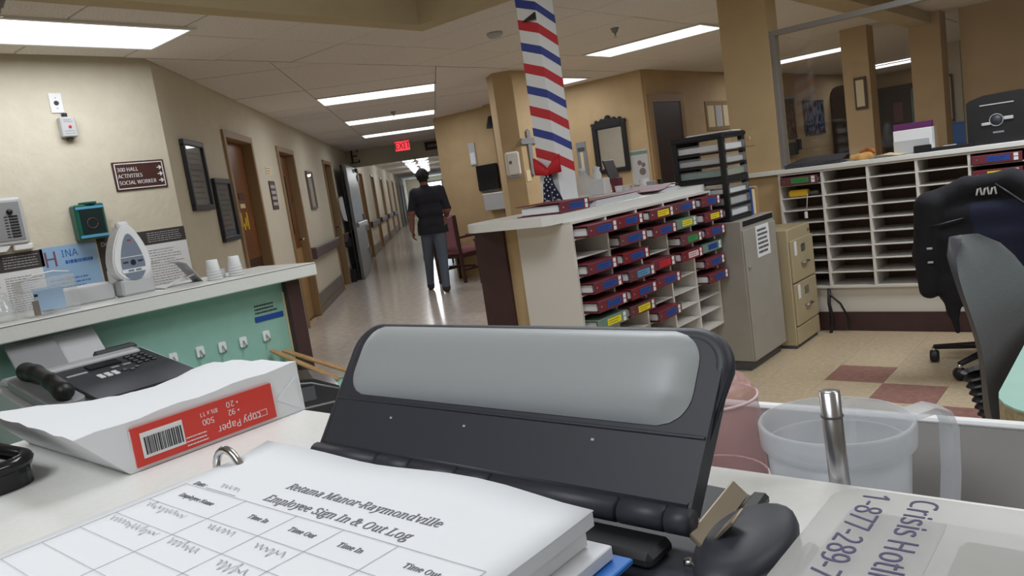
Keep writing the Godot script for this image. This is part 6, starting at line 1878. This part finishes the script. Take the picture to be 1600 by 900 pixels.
func ream() -> void:
	# copy paper in its wrapper; the near end is the one with the red label
	var t := thing("paper_ream", "white wrapped ream of copy paper with a red label", "paper ream", Vector3(0, 1.0905, 0))
	var top := []
	var hts := [[0.05, 0.052, 0.054, 0.056, 0.058], [0.052, 0.05, 0.05, 0.053, 0.057], [0.053, 0.046, 0.044, 0.05, 0.054], [0.053, 0.042, 0.036, 0.036, 0.046], [0.052, 0.04, 0.028, 0.02, 0.022]]
	for i in 5:
		var row := []
		for j in 5:
			var u := j / 4.0
			row.append(Vector3(0.252 + 0.25 * u, hts[i][j], -0.787 - 0.29 * i / 4.0))
		top.append(row)
	var fine := []
	for i in 13:
		var row := []
		for j in 13:
			var a := i / 12.0 * 4.0; var b := j / 12.0 * 4.0
			var i0 := mini(int(a), 3); var j0 := mini(int(b), 3)
			var p: Vector3 = (top[i0][j0] as Vector3).lerp(top[i0][j0 + 1], b - j0).lerp((top[i0 + 1][j0] as Vector3).lerp(top[i0 + 1][j0 + 1], b - j0), a - i0)
			p.y += 0.0012 * sin(i * 2.3 + j * 1.7)
			row.append(p)
		fine.append(row)
	var w := MB.new().smooth()
	for i in 12:
		for j in 12:
			w.quadc(fine[i][j], fine[i][j + 1], fine[i + 1][j + 1], fine[i + 1][j], Vector3(0.38, -1, -0.93))
	var ctr := Vector3(0.39, 0.02, -0.93)
	w.smooth(1)
	for j in 12:
		w.quadc(fine[0][j], fine[0][j + 1], Vector3(0.295 + 0.207 * (j + 1) / 12.0, 0, -0.785), Vector3(0.295 + 0.207 * j / 12.0, 0, -0.785), ctr)
	w.smooth(2)
	for i in 12:
		w.quadc(fine[i][0], fine[i + 1][0], Vector3(0.295, 0, -0.785 - 0.285 * (i + 1) / 12.0), Vector3(0.295, 0, -0.785 - 0.285 * i / 12.0), ctr)
		w.quadc(fine[i][12], fine[i + 1][12], Vector3(0.502, 0, -0.785 - 0.285 * (i + 1) / 12.0), Vector3(0.502, 0, -0.785 - 0.285 * i / 12.0), ctr)
	w.smooth(3)
	for j in 12:
		w.quadc(fine[12][j], fine[12][j + 1], Vector3(0.295 + 0.207 * (j + 1) / 12.0, 0, -1.07), Vector3(0.295 + 0.207 * j / 12.0, 0, -1.07), ctr)
	part(t, "wrapper", w, M.paper)
	# wrapper flaps on the near end
	for s in [-1.0, 1.0]:
		var x0 := 0.301 if s < 0 else 0.4965
		part(t, "folded_flap", MB.new().prism(PackedVector2Array([Vector2(x0, 0.003), Vector2(x0, 0.042), Vector2(x0 - s * 0.03, 0.022)]), 0, 0.0012, upright(Vector3(0, 0, -0.7855))), M.paper)
	var lb := bx(t, "red_label", Vector3(0.302, 0.004, -0.785), Vector3(0.462, 0.044, -0.7828), M.label_orange)
	lb.rotation.x = -0.02
	# the label's print stands on its head
	var rot := Vector3(0, 0, PI)
	var bar := MB.new()
	bar.box(Vector3(-0.022, -0.013, 0), Vector3(0.022, 0.013, 0.0004))
	part(lb, "barcode_field", bar, M.white, Vector3(-0.05, 0.0, 0.0011))
	var bars := MB.new()
	var g := RandomNumberGenerator.new()
	g.seed = 12
	var x := -0.019
	while x < 0.019:
		var bw := g.randf_range(0.0005, 0.0016)
		bars.box(Vector3(x, -0.01, 0), Vector3(x + bw, 0.008, 0.0003))
		x += bw + g.randf_range(0.0006, 0.0014)
	part(lb, "barcode", bars, M.ink, Vector3(-0.05, 0.0, 0.0016))
	words(lb, "print", "copy Paper", 0.0075, M.white, Vector3(0.035, -0.011, 0.0011), rot, 0.0003)
	words(lb, "print", "500", 0.006, M.white, Vector3(0.0, 0.002, 0.0011), rot, 0.0003)
	words(lb, "print", "8½ x 11", 0.0045, M.white, Vector3(0.002, 0.0105, 0.0011), rot, 0.0003)
	words(lb, "print", "• 92", 0.006, M.white, Vector3(0.03, 0.003, 0.0011), rot, 0.0003)
	words(lb, "print", "• 20", 0.006, M.white, Vector3(0.03, 0.012, 0.0011), rot, 0.0003)
	part(lb, "print", scribbles(0.024, 0.012, 3, 0.0012, 95, 0.2, 0.0003), M.white, Vector3(-0.015, -0.012, 0.0011))
	part(lb, "print_box", MB.new().box(Vector3(-0.009, -0.0035, 0), Vector3(0.009, -0.003, 0.0003)).box(Vector3(-0.009, 0.003, 0), Vector3(0.009, 0.0035, 0.0003)).box(Vector3(-0.009, -0.003, 0), Vector3(-0.0085, 0.003, 0.0003)).box(Vector3(0.0085, -0.003, 0), Vector3(0.009, 0.003, 0.0003)), M.white, Vector3(0.06, -0.01, 0.0011))


func crisis_box() -> void:
	var t := thing("clear_box", "clear plastic box with a handwritten hotline number under its lid", "box", Vector3(0.315, 1.0905, -0.02))
	# local x from -0.115 to 0.097, z from -0.12 to 0.14
	bx(t, "body", Vector3(-0.113, 0.0, -0.118), Vector3(0.095, 0.03, 0.138), M.acrylic, 0.006)
	bx(t, "card", Vector3(-0.108, 0.0305, -0.112), Vector3(0.085, 0.032, -0.066), M.paper)
	bx(t, "contents", Vector3(-0.1, 0.002, -0.06), Vector3(0.082, 0.028, 0.13), M.frame_pale, 0.004)
	part(t, "lid", MB.new().prism(rrect(0.214, 0.262, 0.014), 0.036, 0.0385, Transform3D(Basis.IDENTITY, Vector3(-0.009, 0, 0.01))), M.lid_clear)
	var rot := Basis(Vector3(-1, 0, 0), Vector3(0, 0, 1), Vector3(0, 1, 0))
	for q in [["Crisis Hotline", -0.077], ["1-877-289-71", -0.1]]:
		var o := words(t, "handwriting", q[0], 0.0125, M.pen_ink, Vector3.ZERO, Vector3.ZERO, 0.0003, false, HORIZONTAL_ALIGNMENT_LEFT)
		o.transform = Transform3D(rot, Vector3(0.094, 0.0387, q[1]))
